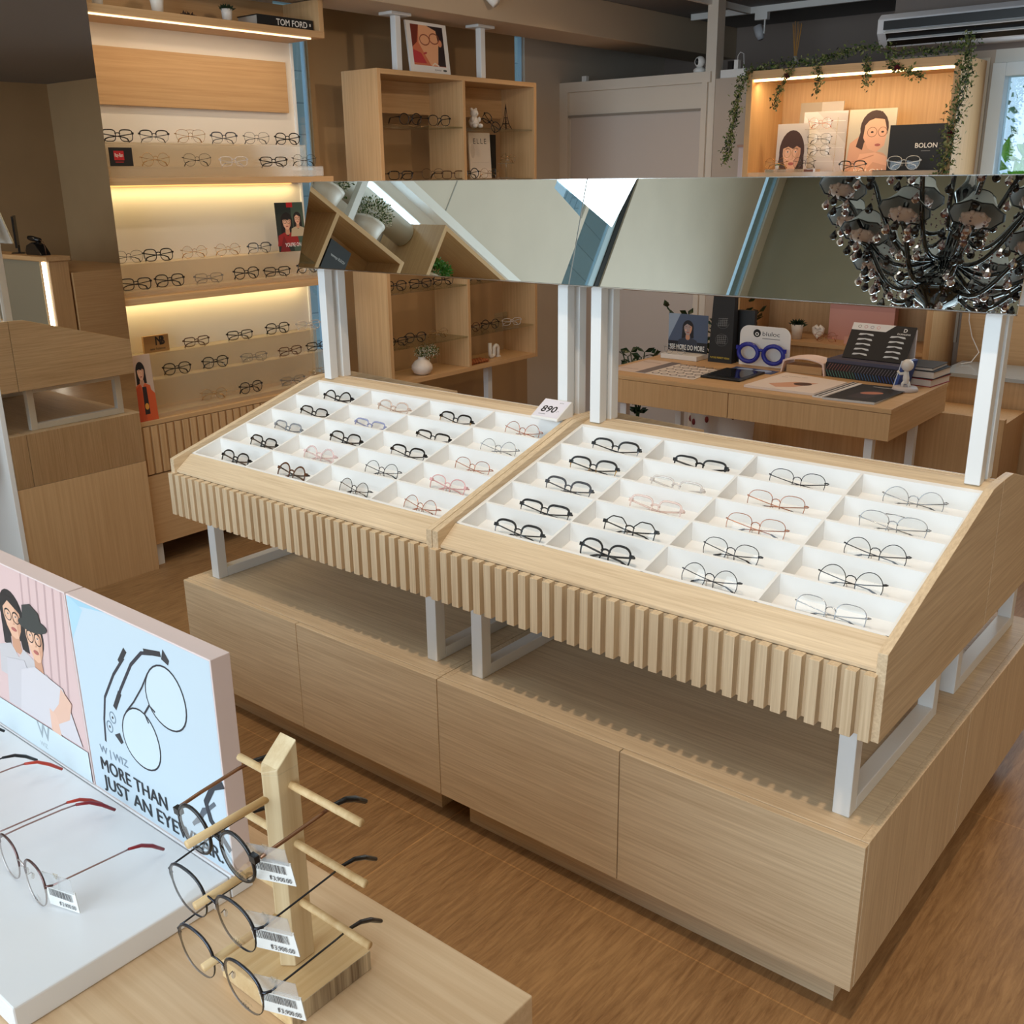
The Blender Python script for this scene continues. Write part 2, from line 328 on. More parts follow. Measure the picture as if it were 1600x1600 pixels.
for i, (y0, y1, z0, z1) in enumerate([(-5.66, -5.40, .4, 5.9), (-2.96, -2.54, 3.8, 5.6), (2.03, 2.25, .3, 2.7), (4.06, 4.17, 1.9, 2.75), (-3.47, -3.0, .4, 5.9)]):
    r = thing('window_%d' % (i+1 if i < 4 else 7), '', '', (XL-.03, (y0+y1)/2, z0)); del r['label']; del r['category']; r['kind'] = 'structure'
    MB().box((XL-.035, y0+.002, z0+.002), (XL-.03, y1-.002, z1-.002), winglass).build('window_glass', r)
    g = MB(); al = mat('pale_blue_aluminium', (176, 196, 206), .4)
    g.box((XL-.055, y0+.001, z0+.001), (XL-.02, y0+.009, z1-.001), al); g.box((XL-.055, y1-.009, z0+.001), (XL-.02, y1-.001, z1-.001), al); g.box((XL-.055, y0+.009, z0+.001), (XL-.02, y1-.009, z0+.016), al)
    if i == 4: g.box((XL-.055, y0+.009, z0+.016), (XL-.01, y0+.06, z1-.001), mat('dark_aluminium', (60, 62, 64), .4, .5)); g.box((XL-.05, y0+.06, z0+.016), (XL-.02, y0+.13, z1-.001), mat('pale_blue_aluminium', (176, 196, 206), .4))
    g.build('window_frame', r)
# exterior brick piers beyond the slits
brick = bpy.data.materials.new('painted_grey_brick'); brick.use_nodes = True; nt = brick.node_tree; bt = nt.nodes.new('ShaderNodeTexBrick'); b = nt.nodes['Principled BSDF']
tc = nt.nodes.new('ShaderNodeTexCoord'); mpb = nt.nodes.new('ShaderNodeMapping'); mpb.inputs['Rotation'].default_value = (PI/2, 0, PI/2); nt.links.new(tc.outputs['Object'], mpb.inputs[0]); nt.links.new(mpb.outputs[0], bt.inputs['Vector'])
bt.inputs['Scale'].default_value = 1; bt.inputs['Brick Width'].default_value = .22; bt.inputs['Row Height'].default_value = .075; bt.inputs['Mortar Size'].default_value = .005
bt.inputs['Color1'].default_value = srgb((190, 208, 214)); bt.inputs['Color2'].default_value = srgb((172, 192, 200)); bt.inputs['Mortar'].default_value = srgb((140, 160, 170)); nt.links.new(bt.outputs['Color'], b.inputs['Base Color']); b.inputs['Roughness'].default_value = .9
for a, c in [((-4.3, -5.6, 0), (-4.0, -4.16, 7.5)), ((-5.0, 2.2, 0), (-4.6, 6.5, 3.2)), ((-.46, 5.30, 0), (-.215, 5.5, 3.4))]:
    struct(MB().box(a, c, brick), 'trim_exterior_brick_pier')
# partition (door wall), back room, right wall, front wall
mb = MB(); pw = mat('partition_panel_greige', (206, 194, 184), .6); pf = mat('partition_frame_cream', (226, 214, 198), .5)
mb.box((XL, YP, 0), (-1.80, YP+.08, 2.405), pf)
mb.box((XL+.09, YP-.012, 0), (-1.82, YP, 2.17), pw)
mb.box((XL, YP-.03, 2.34), (-1.78, YP, 2.405), pf); mb.box((XL, YP-.03, 0), (XL+.07, YP, 2.34), pf); mb.box((-1.84, YP-.03, 0), (-1.80, YP, 2.34), pf)
mb.box((XL+.07, YP-.022, 2.17), (-1.84, YP, 2.185), mat('shadow_gap_grey', (150, 140, 128), .8))
struct(mb, 'wall_partition')
mb = MB(); backg = mat('back_wall_paint', (196, 180, 164), .8)
mb.box((-1.80, YP, 0), (-.04, YP+.12, 2.36), backg)
mb.box((-.04, YP, 0), (1.1, YP+.12, 1.0), backg); mb.box((-.04, YP, 2.33), (1.1, YP+.12, 2.40), mat('window_head_white', (220, 220, 214), .6)); mb.box((1.1, YP, 0), (XR, YP+.12, LC), wallbr)
mb.box((-.62, YP, 2.40), (1.1, YP+.12, LC), mat('upper_wall_dark_grey', (130, 120, 114), .8)); mb.box((-.62, YP, 2.36), (-.04, YP+.12, 2.40), backg)
struct(mb, 'wall_back')
struct(MB().box((-.62, YP+.12, 0), (-.54, YB+.15, LC), mat('far_wall_taupe', (150, 134, 124), .8)), 'wall_back_room_side')
struct(MB().box((XL-.2, YB, 0), (-.62, YB+.15, LC), mat('far_wall_taupe', (150, 134, 124), .8)), 'wall_far')
struct(MB().box((XR, YF, 0), (XR+.15, YP+.12, HC), wallbr), 'wall_right')
mb = MB(); mb.box((XL-.2, YF-.2, 4.15), (XR+.15, YF, HC), wallback); mb.box((XL-.2, YF-.2, 0), (XL+.1, YF, 4.15), wallback); mb.box((XR-.4, YF-.2, 0), (XR+.15, YF, 4.15), wallback); mb.box((XL+.1, YF-.2, 0), (XR-.4, YF, .25), wallback)
struct(mb, 'wall_front')
r = thing('window_6', '', '', (1, YF-.1, .25)); del r['label']; del r['category']; r['kind'] = 'structure'
g = MB(); al = mat('dark_aluminium', (60, 62, 64), .4, .5)
for x in (-2.9, -1.3, .4, 2.1, 3.6, 4.96): g.box((x, YF-.13, .25), (x+.05, YF-.07, 4.15), al)
for z in (.25, 2.6, 4.1): g.box((-2.9, YF-.13, z), (5.0, YF-.07, z+.05), al)
g.build('window_frame', r)
# ceilings and beams
struct(MB().box((XL-.2, 1.05, LC), (XR+.15, YP+.12, LC+.12), ceild).box((XL-.2, YP+.12, LC), (-.54, YB+.15, LC+.12), ceild), 'ceiling')
struct(MB().box((XL-.2, .95, LC), (XR+.15, 1.05, HC), mat('bulkhead_white', (222, 218, 208), .8)), 'wall_bulkhead')
struct(MB().box((XL-.2, YF-.2, HC), (XR+.15, 1.05, HC+.12), mat('ceiling_white', (226, 226, 216), .8)), 'ceiling_high')
beamc = mat('beam_paint_beige', (204, 182, 154), .8)
struct(MB().box((-2.72, 1.06, 2.62), (-2.36, YB, LC), beamc), 'trim_beam', bevel=.004)
struct(MB().box((-1.83, YP-.01, 0), (-1.755, YP+.09, LC), pf), 'trim_partition_post', bevel=.003)
struct(MB().box((XL, -2.9, 2.93), (XL+.10, .3, 2.99), white), 'trim_cornice')
# right-hand window
r = thing('window_5', '', '', (.5, YP+.06, 1.0)); del r['label']; del r['category']; r['kind'] = 'structure'
g = MB(); wf = mat('window_frame_pale', (222, 232, 236), .4)
g.box((-.04, YP-.03, .95), (.03, YP+.1, 2.33), wf); g.box((1.03, YP-.03, .95), (1.1, YP+.1, 2.33), wf); g.box((.03, YP-.03, 2.26), (1.03, YP+.1, 2.33), wf); g.box((.03, YP-.08, .95), (1.03, YP+.1, 1.0), wf)
g.build('window_frame', r, bevel=.003)
MB().box((.03, YP+.05, 1.0), (1.03, YP+.056, 2.26), winglass).build('window_glass', r)
struct(MB().box((-.16, YP-.02, .8), (-.06, YP, 2.36), mat('cream_trim', (214, 204, 186), .6)), 'trim_window_casing')

# ================================================================== DISPLAY UNITS (four: two front, two behind)
TS = math.tan(math.atan(.2797))
def display_unit(X0, flip, label):
    """X0: left corner x; unit is 1.2 wide, .7047 deep. flip -> turned round, facing away"""
    t = thing('display_unit', label, 'display stand', (X0+.6, .35235 if not flip else 1.4094-.35235, 0), PI if flip else 0, 'white tray display units in the middle of the shop')
    ox = -.6; oy = -.35235
    def B(fn, name, parent=None, bevel=0, label=None):
        m = MB(); fn(m); m.v = [(v[0]+ox, v[1]+oy, v[2]) for v in m.v]
        return m.build(name, parent or t, world=False, bevel=bevel, label=label)
    D = .7035
    B(lambda m: (m.box((.001, .019, .10), (.019, D, .466), oakZ), m.box((1.181, .019, .10), (1.199, D, .466), oakZ), m.box((.019, .019, .446), (1.181, D, .466), oakX), m.box((.019, D-.02, .10), (1.181, D, .446), oakX), m.box((.019, .019, .10), (1.181, D-.02, .118), oakX)), 'cabinet_body', bevel=.0012)
    B(lambda m: m.box((.055, .06, 0), (1.145, D-.03, .0995), oakX), 'plinth')
    for k in (0, 1): B(lambda m: m.box((.0015+.6*k, 0, .10), (.5985+.6*k, .018, .464), oakX), 'cabinet_door', bevel=.0012)
    for x in (.065, 1.095):
        B(lambda m: (m.box((x, .075, .4665), (x+.038, .113, .7035), whitem), m.box((x, .60, .4665), (x+.038, .638, .7035), whitem), m.box((x, .113, .4665), (x+.038, .60, .50), whitem), m.box((x, .113, .672), (x+.038, .60, .7035), whitem)), 'support_frame', bevel=.002)
    # upper case
    zf = .885; pk = 1.079
    def side(m, x):
        m.prism([(.004, .704), (D, .704), (D, pk), (.67, pk), (.62, pk-.002), (.0045, .896)], x, x+.02, oakY)
    def case(m):
        side(m, .001); side(m, 1.179)
        m.box((.021, .018, .704), (1.179, D, .722), oakX)
        m.box((.021, D-.015, .722), (1.179, D, pk-.008), oakX)
        m.prism([(.645, 1.05), (D-.016, 1.068), (D-.016, pk-.006), (.645, 1.062)], .021, 1.179, oakX)
        # sloping front apron from slat top up to the tray rim
        m.prism([(.0125, .8497), (.020, .8470), (.030, .840), (.0735, .880), (.0735, .9026), (.0125, .8575)], .021, 1.179, oakX)
    B(case, 'display_case', bevel=.0012)
    # two slatted drawer fronts
    for k in (0, 1):
        d = B(lambda m: m.box((.002+.6*k, .012, .706), (.598+.6*k, .018, .8465), oakZ), 'drawer_front')
        def sl(m):
            for j in range(16):
                x = .003+.6*k+j*.0372; m.box((x, -.010, .706), (x+.0225, .012, .8495), oakZ)
        B(sl, 'slats', d, bevel=.0006)
        d.children[0].matrix_parent_inverse = Matrix()
    # white tray grid
    x0, x1, y0, y1 = .0277, 1.1746, .0737, .638
    def zt(y): return .903+(y-.0737)*TS
    dp = .048
    def rim(m):
        th = .007
        def wallx(ya, yb, xa, xb, lo=-dp, hi=0):   # slab between ya..yb following the slope
            m.prism([(ya, zt(ya)+lo), (yb, zt(yb)+lo), (yb, zt(yb)+hi), (ya, zt(ya)+hi)], xa, xb, trayw)
        m.prism([(y0, zt(y0)-dp-.006), (y1, zt(y1)-dp-.006), (y1, zt(y1)-dp), (y0, zt(y0)-dp)], x0, x1, trayw)
        py = (y1-y0)/5
        for j in range(6):
            yy = y0+py*j-(0 if j == 0 else (th if j == 5 else th/2)); wallx(yy, yy+th, x0, x1, -dp, 0)
        px = (x1-x0)/4
        for i in range(5):
            xx = x0+px*i-(0 if i == 0 else (th if i == 4 else th/2)); wallx(y0, y1, xx, xx+th, -dp, 0.0004)
        # outer lip that closes the gap to the case
        wallx(y0+.004, y1+.012, .0215, x0, -.02, -.001); wallx(y0+.004, y1+.012, x1, 1.1785, -.02, -.001); wallx(y1, y1+.012, x0, x1, -.02, -.001)
    B(rim, 'tray_insert')
    for x in (.042, 1.122):
        B(lambda m: m.prism([(.656, pk-.010), (.692, pk-.010), (.692, 1.71), (.656, 1.59)], x, x+.036, whitem, 'X'), 'mirror_post', bevel=.002)
    # tilted mirror
    e = Vector((0, .086, .287)).normalized(); nn = Vector((0, -e.z, e.y))
    Mx = Matrix(((1, 0, 0, 0), (0, -nn.y, e.y, .6045), (0, -nn.z, e.z, 1.4765), (0, 0, 0, 1)))
    H = .2985
    def fr(m): m.box((.002, .0045, 0), (1.198, .010, H), whitem, Mx); m.box((.0015, .0005, -.003), (1.1985, .0105, 0), chrome, Mx); m.box((.0015, .0005, H), (1.1985, .0105, H+.002), chrome, Mx)
    f = B(fr, 'mirror_backing', bevel=.0006)
    def gl(m): m.box((.002, 0, 0), (1.198, .004, H), mirr, Mx)
    B(gl, 'mirror_glass')
    return t
display_unit(-1.2, False, 'left-hand front oak display stand with white slanted tray holding black and pink frames')
display_unit(0.0, False, 'right-hand front oak display stand with white slanted tray of mostly silver metal frames')
display_unit(-1.2, True, 'oak display stand standing back to back behind the left-hand front stand')
display_unit(0.0, True, 'oak display stand back to back behind the right-hand front stand, side at right edge')
# price block
t = thing('price_block', 'white wedge-shaped price block reading 890 on the left display stand', 'price sign', (-.065, .615, 1.0765), 0)
mb = MB(); mb.prism([(-.045, 0), (.035, 0), (.035, .045), (.028, .048), (-.045, .008)], -.05, .05, white, 'X'); mb.build('block', t, world=False, bevel=.002)
mb = MB(); nrm = Vector((0, .073, .040)); a = Art(mb, (-.05, -.045, .0085), (.10, 0, 0), (0, .073, .040), .0004)
a.rect(.03, .03, .97, .97, P_(226, 222, 230)); a.text('890', .18, .30, .028, black, .02, width=.55); a.text('price', .66, .82, .005, black); a.line([(.2, .17), (.45, .17)], .003, P_(150, 150, 155)); a.text('.-', .77, .34, .012, black)
mb.build('price_card', t, world=False)

# ================================================================== SPECTACLES
def rimpts(shape, n=30):
    a, b, p, k = {'round': (.0245, .0230, 2.0, 0), 'panto': (.0255, .0222, 2.4, .10), 'square': (.0268, .0200, 3.4, .07), 'rect': (.0275, .0172, 3.6, .06),
                  'aviator': (.0275, .0235, 2.5, .16), 'hex': (.0262, .0215, 2.2, .05), 'browline': (.0265, .0205, 2.8, .12), 'softsquare': (.0265, .0218, 2.8, .05)}[shape]
    b *= 1.13; out = []
    for i in range(n):
        t = 2*PI*i/n; c, s = math.cos(t), math.sin(t)
        x = a*math.copysign(abs(c)**(2/p), c); z = b*math.copysign(abs(s)**(2/p), s)
        if shape == 'hex':
            r = 1/ max(abs(math.cos(((t+PI/8) % (PI/4))-PI/8)), .9); x *= r*.97; z *= r*.97
        x *= 1+k*z/b; out.append((x, z, t))
    return out, a, b
_gc = {}
def glasses_meshes(shape, col, style, col2=None, folded=True, brow=False, rough=.25, clearf=False, tipcol=None, temple_col=None, metalness=None):
    key = (shape, col, style, col2, folded, brow, clearf, tipcol, temple_col)
    if key in _gc: return _gc[key]
    met = style == 'metal' if metalness is None else metalness
    if clearf: fmt = clear('clear_acetate_%d_%d_%d' % col, tuple((v+255)//2 for v in col), .10, .08, .35, tuple((v*2+255)//3 for v in col))
    else: fmt = mat('frame_%s_%d_%d_%d' % ((style,)+col), col, rough, 1 if (met and style == 'metal' and max(col) > 60) else 0)
    f2 = mat('frame_b_%d_%d_%d' % col2, col2, .25, 1 if max(col2) > 60 else 0) if col2 else fmt
    tip = mat('temple_tip_%d_%d_%d' % tipcol, tipcol, .3) if tipcol else fmt
    tmp = mat('temple_%d_%d_%d' % temple_col, temple_col, .3, .8 if max(temple_col) > 60 else 0) if temple_col else fmt
    pts, a, b = rimpts(shape); cx = a+.0088
    rr, ry = (.0008, .0010) if style == 'metal' else ((.0019, .0017) if style == 'acetate' else (.0013, .0013))
    fb = MB()
    for sg in (-1, 1):
        vs = []; n = len(pts); m = 6
        for i, (x, z, t) in enumerate(pts):
            x2, z2, _ = pts[(i+1) % n]; x3, z3, _ = pts[i-1]
            tx, tz = x2-x3, z2-z3; l = math.hypot(tx, tz) or 1; nx, nz = tz/l, -tx/l
            top = math.sin(t) > .15
            R = rr*(2.0 if brow and top else (.62 if brow else 1))*(1.25 if style == 'acetate' and top else 1); Yr = ry*(1.4 if brow and top else 1)
            for j in range(m):
                an = 2*PI*j/m; vs.append((sg*(cx+x+nx*R*math.cos(an)), Yr*math.sin(an), z+nz*R*math.cos(an)))
        for half in (0, 1):
            fs = []
            for i in range(n):
                if (math.sin(pts[i][2]) > .15) != (half == 0): continue
                for j in range(m):
                    f = (i*m+j, i*m+(j+1) % m, ((i+1) % n)*m+(j+1) % m, ((i+1) % n)*m+j); fs.append(f if sg > 0 else f[::-1])
            fb.add(vs, fs, fmt if half == 0 else f2, True)
        # end piece / hinge
        ex = cx+a
        if style == 'metal': fb.tube([(sg*(ex-.002), 0, b*.35), (sg*(ex+.003), .001, b*.42), (sg*(ex+.0055), .006, b*.40)], .0013, fmt, 6)
        else: fb.box((sg*(ex-.003), -.0017, b*.25), (sg*(ex+.0055), .004, b*.25+.0075), fmt)
    zb = b*.30
    if style == 'metal':
        fb.tube([(-.010, 0, zb-.001), (-.006, -.001, zb+.004), (0, -.0015, zb+.0055), (.006, -.001, zb+.004), (.010, 0, zb-.001)], .0010, f2, 6)
        if shape == 'aviator': fb.tube([(-.018, 0, b*.93), (0, -.001, b*.98), (.018, 0, b*.93)], .0009, fmt, 6)
    else:
        fb.tube([(-.011, 0, zb), (-.005, -.0005, zb+.003), (0, -.001, zb+.0038), (.005, -.0005, zb+.003), (.011, 0, zb)], rr*1.15, fmt, 6)
    lens = []
    for sg in (-1, 1):
        lb = MB(); vs = [(sg*(cx+x*.985), -.0012, z*.985) for x, z, t in pts]; n = len(vs); vs.append((sg*cx, -.0028, 0))
        lb.add(vs, [((i, (i+1) % n, n) if sg < 0 else ((i+1) % n, i, n)) for i in range(n)], lensm, True); lens.append(lb.mesh('lens'))
    temples = []; hx = cx+a+.0052; hz = b*.40; tr = .0010 if style == 'metal' else (.0021 if style == 'acetate' else .0015)
    for sg in (-1, 1):
        tb = MB()
        if folded:
            yo = .008 if sg < 0 else .014; d = -sg
            P = [(sg*hx, .005, hz), (sg*(hx-.004), yo, hz-.001), (sg*.02, yo+.003, hz-.008), (-sg*.030, yo+.005, hz-.014)]
            Q = [(-sg*.030, yo+.005, hz-.014), (-sg*.045, yo+.006, hz-.020), (-sg*.052, yo+.007, hz-.034)]
        else:
            P = [(sg*hx, .005, hz), (sg*(hx+.0008), .03, hz+.0005), (sg*(hx+.001), .075, hz+.0005), (sg*(hx-.0002), .094, hz-.0003)]
            Q = [(sg*(hx-.0002), .092, hz), (sg*(hx-.0015), .108, hz-.004), (sg*(hx-.004), .122, hz-.013), (sg*(hx-.006), .136, hz-.026)]
        tb.tube(P, tr, tmp, 6); tk = 1.5 if style == 'metal' else 1; tb.tube(Q, [tr*1.1*tk, tr*1.5*tk, tr*1.6*tk, tr*1.3*tk][:len(Q)], tip, 6); temples.append(tb.mesh('temple'))
    pads = None
    if style != 'acetate':
        pb = MB()
        for sg in (-1, 1):
            pb.tube([(sg*.0105, .001, -b*.05), (sg*.0085, .006, -b*.08), (sg*.0075, .007, -b*.22)], .0005, f2, 5)
            pb.ball((sg*.0072, .007, -b*.32), .0032, clear('silicone_pad', (240, 236, 230), .1, .1, .35, (235, 230, 225)), 8, (.4, .7, 1.3))
        pads = pb.mesh('nose_pads')
    _gc[key] = (fb.mesh('rim_frame'), lens, temples, pads, b); return _gc[key]
def glasses(label, group, loc, rot=(0, 0, 0), sc=1.15, spec=None, extra=None, name='eyeglasses', cat='glasses'):
    """loc = point under the lowest rim points; rot euler applied about it"""
    fm_, ln, tp, pd, b = glasses_meshes(**spec)
    t = bpy.data.objects.new(name, None); t.empty_display_size = .03; C.objects.link(t); t.location = loc; t.rotation_euler = rot; t.scale = (sc, sc, sc)
    tag(t, label, cat, group)
    lst = [('rim_frame', fm_), ('lens', ln[0]), ('lens', ln[1]), ('temple', tp[0]), ('temple', tp[1])]
    if pd: lst.append(('nose_pads', pd))
    for nm, me in lst:
        o = bpy.data.objects.new(nm, me); C.objects.link(o); o.parent = t; o.location = (0, 0, b+.0008)
    return t
def S(shape, col, style='acetate', **k): return dict(shape=shape, col=col, style=style, **k)
BK = (16, 16, 18); SIL = (176, 178, 182); GUN = (70, 72, 78); RG = (206, 140, 116); GOLD = (190, 150, 92)
SP = dict(
 bk_sq=S('square', BK), bk_panto=S('panto', BK), bk_round=S('round', BK), bk_rect=S('rect', BK), bk_hex=S('hex', BK, 'thin'), bk_soft=S('softsquare', BK),
 tort=S('round', (92, 56, 34), 'acetate', temple_col=BK), grey_clear=S('square', (150, 158, 168), clearf=True), pink_clear=S('round', (252, 226, 224), clearf=True), blue_clear=S('rect', (170, 180, 226), clearf=True),
 beige_clear=S('panto', (236, 212, 196), clearf=True), cryst=S('rect', (238, 232, 228), clearf=True), pink2=S('square', (252, 228, 220), clearf=True),
 bk_metal=S('round', BK, 'metal'), bk_metal_p=S('panto', BK, 'metal'), bk_thin_rect=S('rect', BK, 'thin', brow=True), rose_metal=S('round', RG, 'metal'), rose_panto=S('panto', RG, 'metal'),
 rose_sq=S('softsquare', (196, 136, 110), 'metal', tipcol=BK), sil_round=S('round', SIL, 'metal'), sil_soft=S('softsquare', SIL, 'metal', tipcol=GUN), grey_round=S('round', GUN, 'metal', tipcol=BK), grey_panto=S('panto', GUN, 'metal', tipcol=BK),
 brow_bk=S('browline', BK, 'thin', brow=True, col2=(150, 150, 155)), brow_gold=S('browline', BK, 'thin', brow=True, col2=GOLD), brow_gun=S('browline', GUN, 'thin', brow=True, col2=(110, 112, 118), tipcol=BK),
 pink_thin=S('panto', (228, 176, 176), 'thin'), avi_gold=S('aviator', GOLD, 'metal'), gold_round=S('round', GOLD, 'metal'), sil_avi=S('aviator', SIL, 'metal'),
 tort_rect=S('rect', (84, 54, 36)), grey_rect=S('rect', (110, 104, 96), 'thin'),
)
rows = ['front row', 'second row from front', 'middle row', 'fourth row from front', 'back row']
cols = ['first column', 'second column', 'third column', 'last column']
TA = [('bk_panto', 'black acetate'), ('tort', 'brown tortoiseshell round'), ('bk_metal', 'thin black round metal'), ('rose_metal', 'thin rose-gold round'),
      ('bk_sq', 'black square acetate'), ('pink_clear', 'clear pink round'), ('grey_round', 'thin dark grey round'), ('pink_thin', 'pink translucent'),
      ('grey_clear', 'clear grey square'), ('bk_soft', 'black rounded-square'), ('brow_bk', 'slim black browline'), ('rose_panto', 'thin rose-gold panto'),
      ('bk_sq', 'black square acetate'), ('blue_clear', 'clear pale blue rectangular'), ('bk_thin_rect', 'slim black rectangular'), ('sil_round', 'thin silver round'),
      ('bk_round', 'thick black round'), ('beige_clear', 'clear beige'), ('brow_gold', 'slim black and gold browline'), ('rose_metal', 'thin rose-gold round')]
TB = [('brow_bk', 'black browline'), ('bk_panto', 'thick black panto'), ('grey_round', 'dark silver round'), ('sil_soft', 'large silver rounded-square'),
      ('bk_thin_rect', 'slim black rectangular'), ('bk_hex', 'black hexagonal'), ('grey_panto', 'silver grey panto'), ('bk_metal', 'black round metal'),
      ('brow_gun', 'gunmetal browline'), ('pink2', 'clear pink square'), ('rose_sq', 'rose-gold rounded-square'), ('grey_round', 'dark grey round metal'),
      ('brow_gold', 'slim black and gold browline'), ('cryst', 'colourless clear'), ('rose_sq', 'rose-gold metal'), ('sil_avi', 'silver aviator'),
      ('brow_bk', 'slim black browline'), ('bk_rect', 'thick black rectangular'), ('grey_panto', 'black and silver panto'), ('sil_round', 'thin silver round')]
tagm = MB(); tagm.box((-.012, -.0005, 0), (.012, .0005, .012), black); _a = Art(tagm, (-.012, -.0005, 0), (.024, 0, 0), (0, 0, .012), .0002); _a.text('eye', .22, .3, .005, paper); tagme = tagm.mesh('hang_tag')
lg = MB(); _a = Art(lg, (0, 0, 0), (.02, 0, 0), (0, 0, .02), .0001); _a.text('aldini', 0, 0, .0042, P_(60, 60, 64)); lgme = lg.mesh('lens_print')
def zt(y): return .903+(y-.0737)*TS
for side, X0, T, cxs in (('left', -1.2, TA, [.58, .58, .58, .53]), ('right', 0, TB, [.56, .51, .49, .50])):
    for i, (k, d) in enumerate(T):
        r, c = divmod(i, 4); x = X0+.0277+.2867*(c+cxs[c]+random.uniform(-.015, .015)); y = .0737+.1129*(r+.36+random.uniform(-.03, .03)); rz = random.uniform(-.07, .07)-.03
        g = glasses(f'{d} glasses in the {side} tray, {rows[r]}, {cols[c]}', f'folded glasses in the {side} front tray', (x, y, zt(y)-.0478), (-.50, 0, rz), 1.16 if side == 'left' else 1.22, SP[k])
        g.rotation_euler = (-.42, .0, rz)
        if side == 'left' and c == 3 or (side == 'left' and i in (2, 6)):
            o = bpy.data.objects.new('hang_tag', tagme); C.objects.link(o); o.parent = g; o.location = (.034, -.004, .002)
        if side == 'right' and c in (2, 3) and r in (0, 1, 3):
            o = bpy.data.objects.new('lens_print', lgme); C.objects.link(o); o.parent = g; o.location = (.030, -.0045, .006)

# ================================================================== LEFT: TALL MIRROR PARTITION
XM = -2.467
t = thing('mirror_partition', 'tall wall mirror on a wooden base at the left edge of the photo', 'mirror', (XM-.1, .35, 0))
MB().box((XM-.26, .05, 0), (XM-.012, .655, .537), honZ).build('base', t)
MB().box((XM-.012, .05, .0), (XM, .655, .537), honZ).build('base_panel', t, bevel=.001)
MB().box((XM-.26, .05, .537), (XM-.006, .655, 2.618), white).build('mirror_backing', t)
MB().box((XM-.006, .052, .539), (XM, .653, 2.616), mirr2).build('mirror_glass', t)
MB().box((XM-.262, .028, 0), (XM+.004, .05, 2.618), white).build('end_panel', t, bevel=.002)

# ================================================================== WALL DISPLAY
XW = -2.49; XBk = -2.775
t = thing('wall_display', 'lit oak wall shelving with white back panel beside the tall mirror', 'shelving', (-2.63, 1.3, 0))
mb = MB(); mb.box((XBk, .665, .11), (XW-.02, 1.93, .69), honY); mb.build('base_cabinet', t, bevel=.0015)
MB().box((XBk, .665, .69), (XW, 1.93, .712), honY).build('base_top', t, bevel=.0015)
for k in range(2):
    y0 = .667+.633*k
    d = MB().box((XW-.019, y0, .46), (XW-.006, y0+.629, .687), honZ).build('drawer_front', t)
    s = MB()
    for j in range(15): s.box((XW-.006, y0+.006+j*.042, .46), (XW+.004, y0+.006+j*.042+.030, .687), honZ)
    s.build('slats', d, bevel=.0008)
    MB().box((XW-.019, y0, .112), (XW-.003, y0+.629, .452), honY).build('cabinet_door', t, bevel=.001)
for y in (.68, 1.87):
    for x in (XW-.06, XBk+.02): MB().box((x, y, 0), (x+.036, y+.036, .11), whitem).build('leg', t)
bwh = mat('white_back_panel', (240, 232, 220), .6)
MB().box((XBk-.02, .665, .712), (XBk, 1.935, 2.44), bwh).build('back_panel', t)
MB().box((XBk-.02, 1.935, .712), (XBk+.012, 1.947, 2.44), whitem).build('edge_trim', t)
MB().box((XBk, .665, 2.102), (XBk+.022, 1.885, 2.345), honY).build('wood_panel', t, bevel=.001)
for z0, z1, yb in ((1.756, 1.786, 1.93), (1.243, 1.272, 1.93)):
    s = MB().box((XBk, .665, z0), (XW, yb, z1), honY).build('shelf', t, bevel=.001)
ledm = mat('led_strip_warm', (255, 214, 130), .5, emit=((255, 206, 120), 1.2)); ledh = mat('led_strip_soft_white', (255, 236, 200), .5, emit=((255, 224, 170), 2.5))
mb = MB(); mb.box((XBk, .665, 2.44), (XW, 1.93, 2.47), honY); mb.box((XBk, 1.90, 2.47), (XW, 1.93, 2.615), honZ); mb.box((XBk, .665, 2.47), (XBk+.015, 1.90, 2.615), honY); mb.build('top_box', t, bevel=.001)
for z, m_, xx in ((2.4395, ledh, XW-.045), (1.7555, ledm, XBk+.03), (1.2425, ledm, XBk+.03)):
    MB().box((xx if z > 2 else XBk+.004, .68, z-.006), ((xx if z > 2 else XBk+.004)+.012, 1.87, z), m_).build('led_strip', t)
for z, e, xx in ((2.425, 1.5, -2.56), (1.745, 1.15, -2.73), (1.232, 1.15, -2.73)):
    light('shelf_led_glow', 'AREA', (xx, 1.3, z), e, (1, .77, .36) if z < 2 else (1, .80, .56), .02, 1.2, (-.02, 0, -1)).rotation_euler = (0, .12, 0)
# acrylic stepped risers
def riser(z, lab, steps):
    m = MB()
    for (xa, xb, h) in steps:
        m.box((xa, .70, z+h-.005), (xb, 1.90, z+h), acryl); m.box((xb-.004, .70, z+.001), (xb, 1.90, z+h-.005), acryl)
    m.box((XBk+.005, 1.896, z+.001), (steps[-1][1], 1.90, z+.03), acryl)
    single(m, 'acrylic_riser', lab, 'display riser', (-2.63, 1.3, z), 'stepped acrylic risers on the lit wall shelving')
riser(1.787, 'frosted stepped acrylic riser on the upper shelf of the lit wall shelving', [(-2.765, -2.66, .155), (-2.656, -2.53, .048)])
riser(1.273, 'frosted stepped acrylic riser on the middle shelf of the lit wall shelving', [(-2.765, -2.64, .138), (-2.636, -2.54, .026)])
riser(.713, 'frosted stepped acrylic riser on the base cabinet of the lit wall shelving', [(-2.765, -2.68, .272), (-2.676, -2.60, .163), (-2.596, -2.51, .022)])
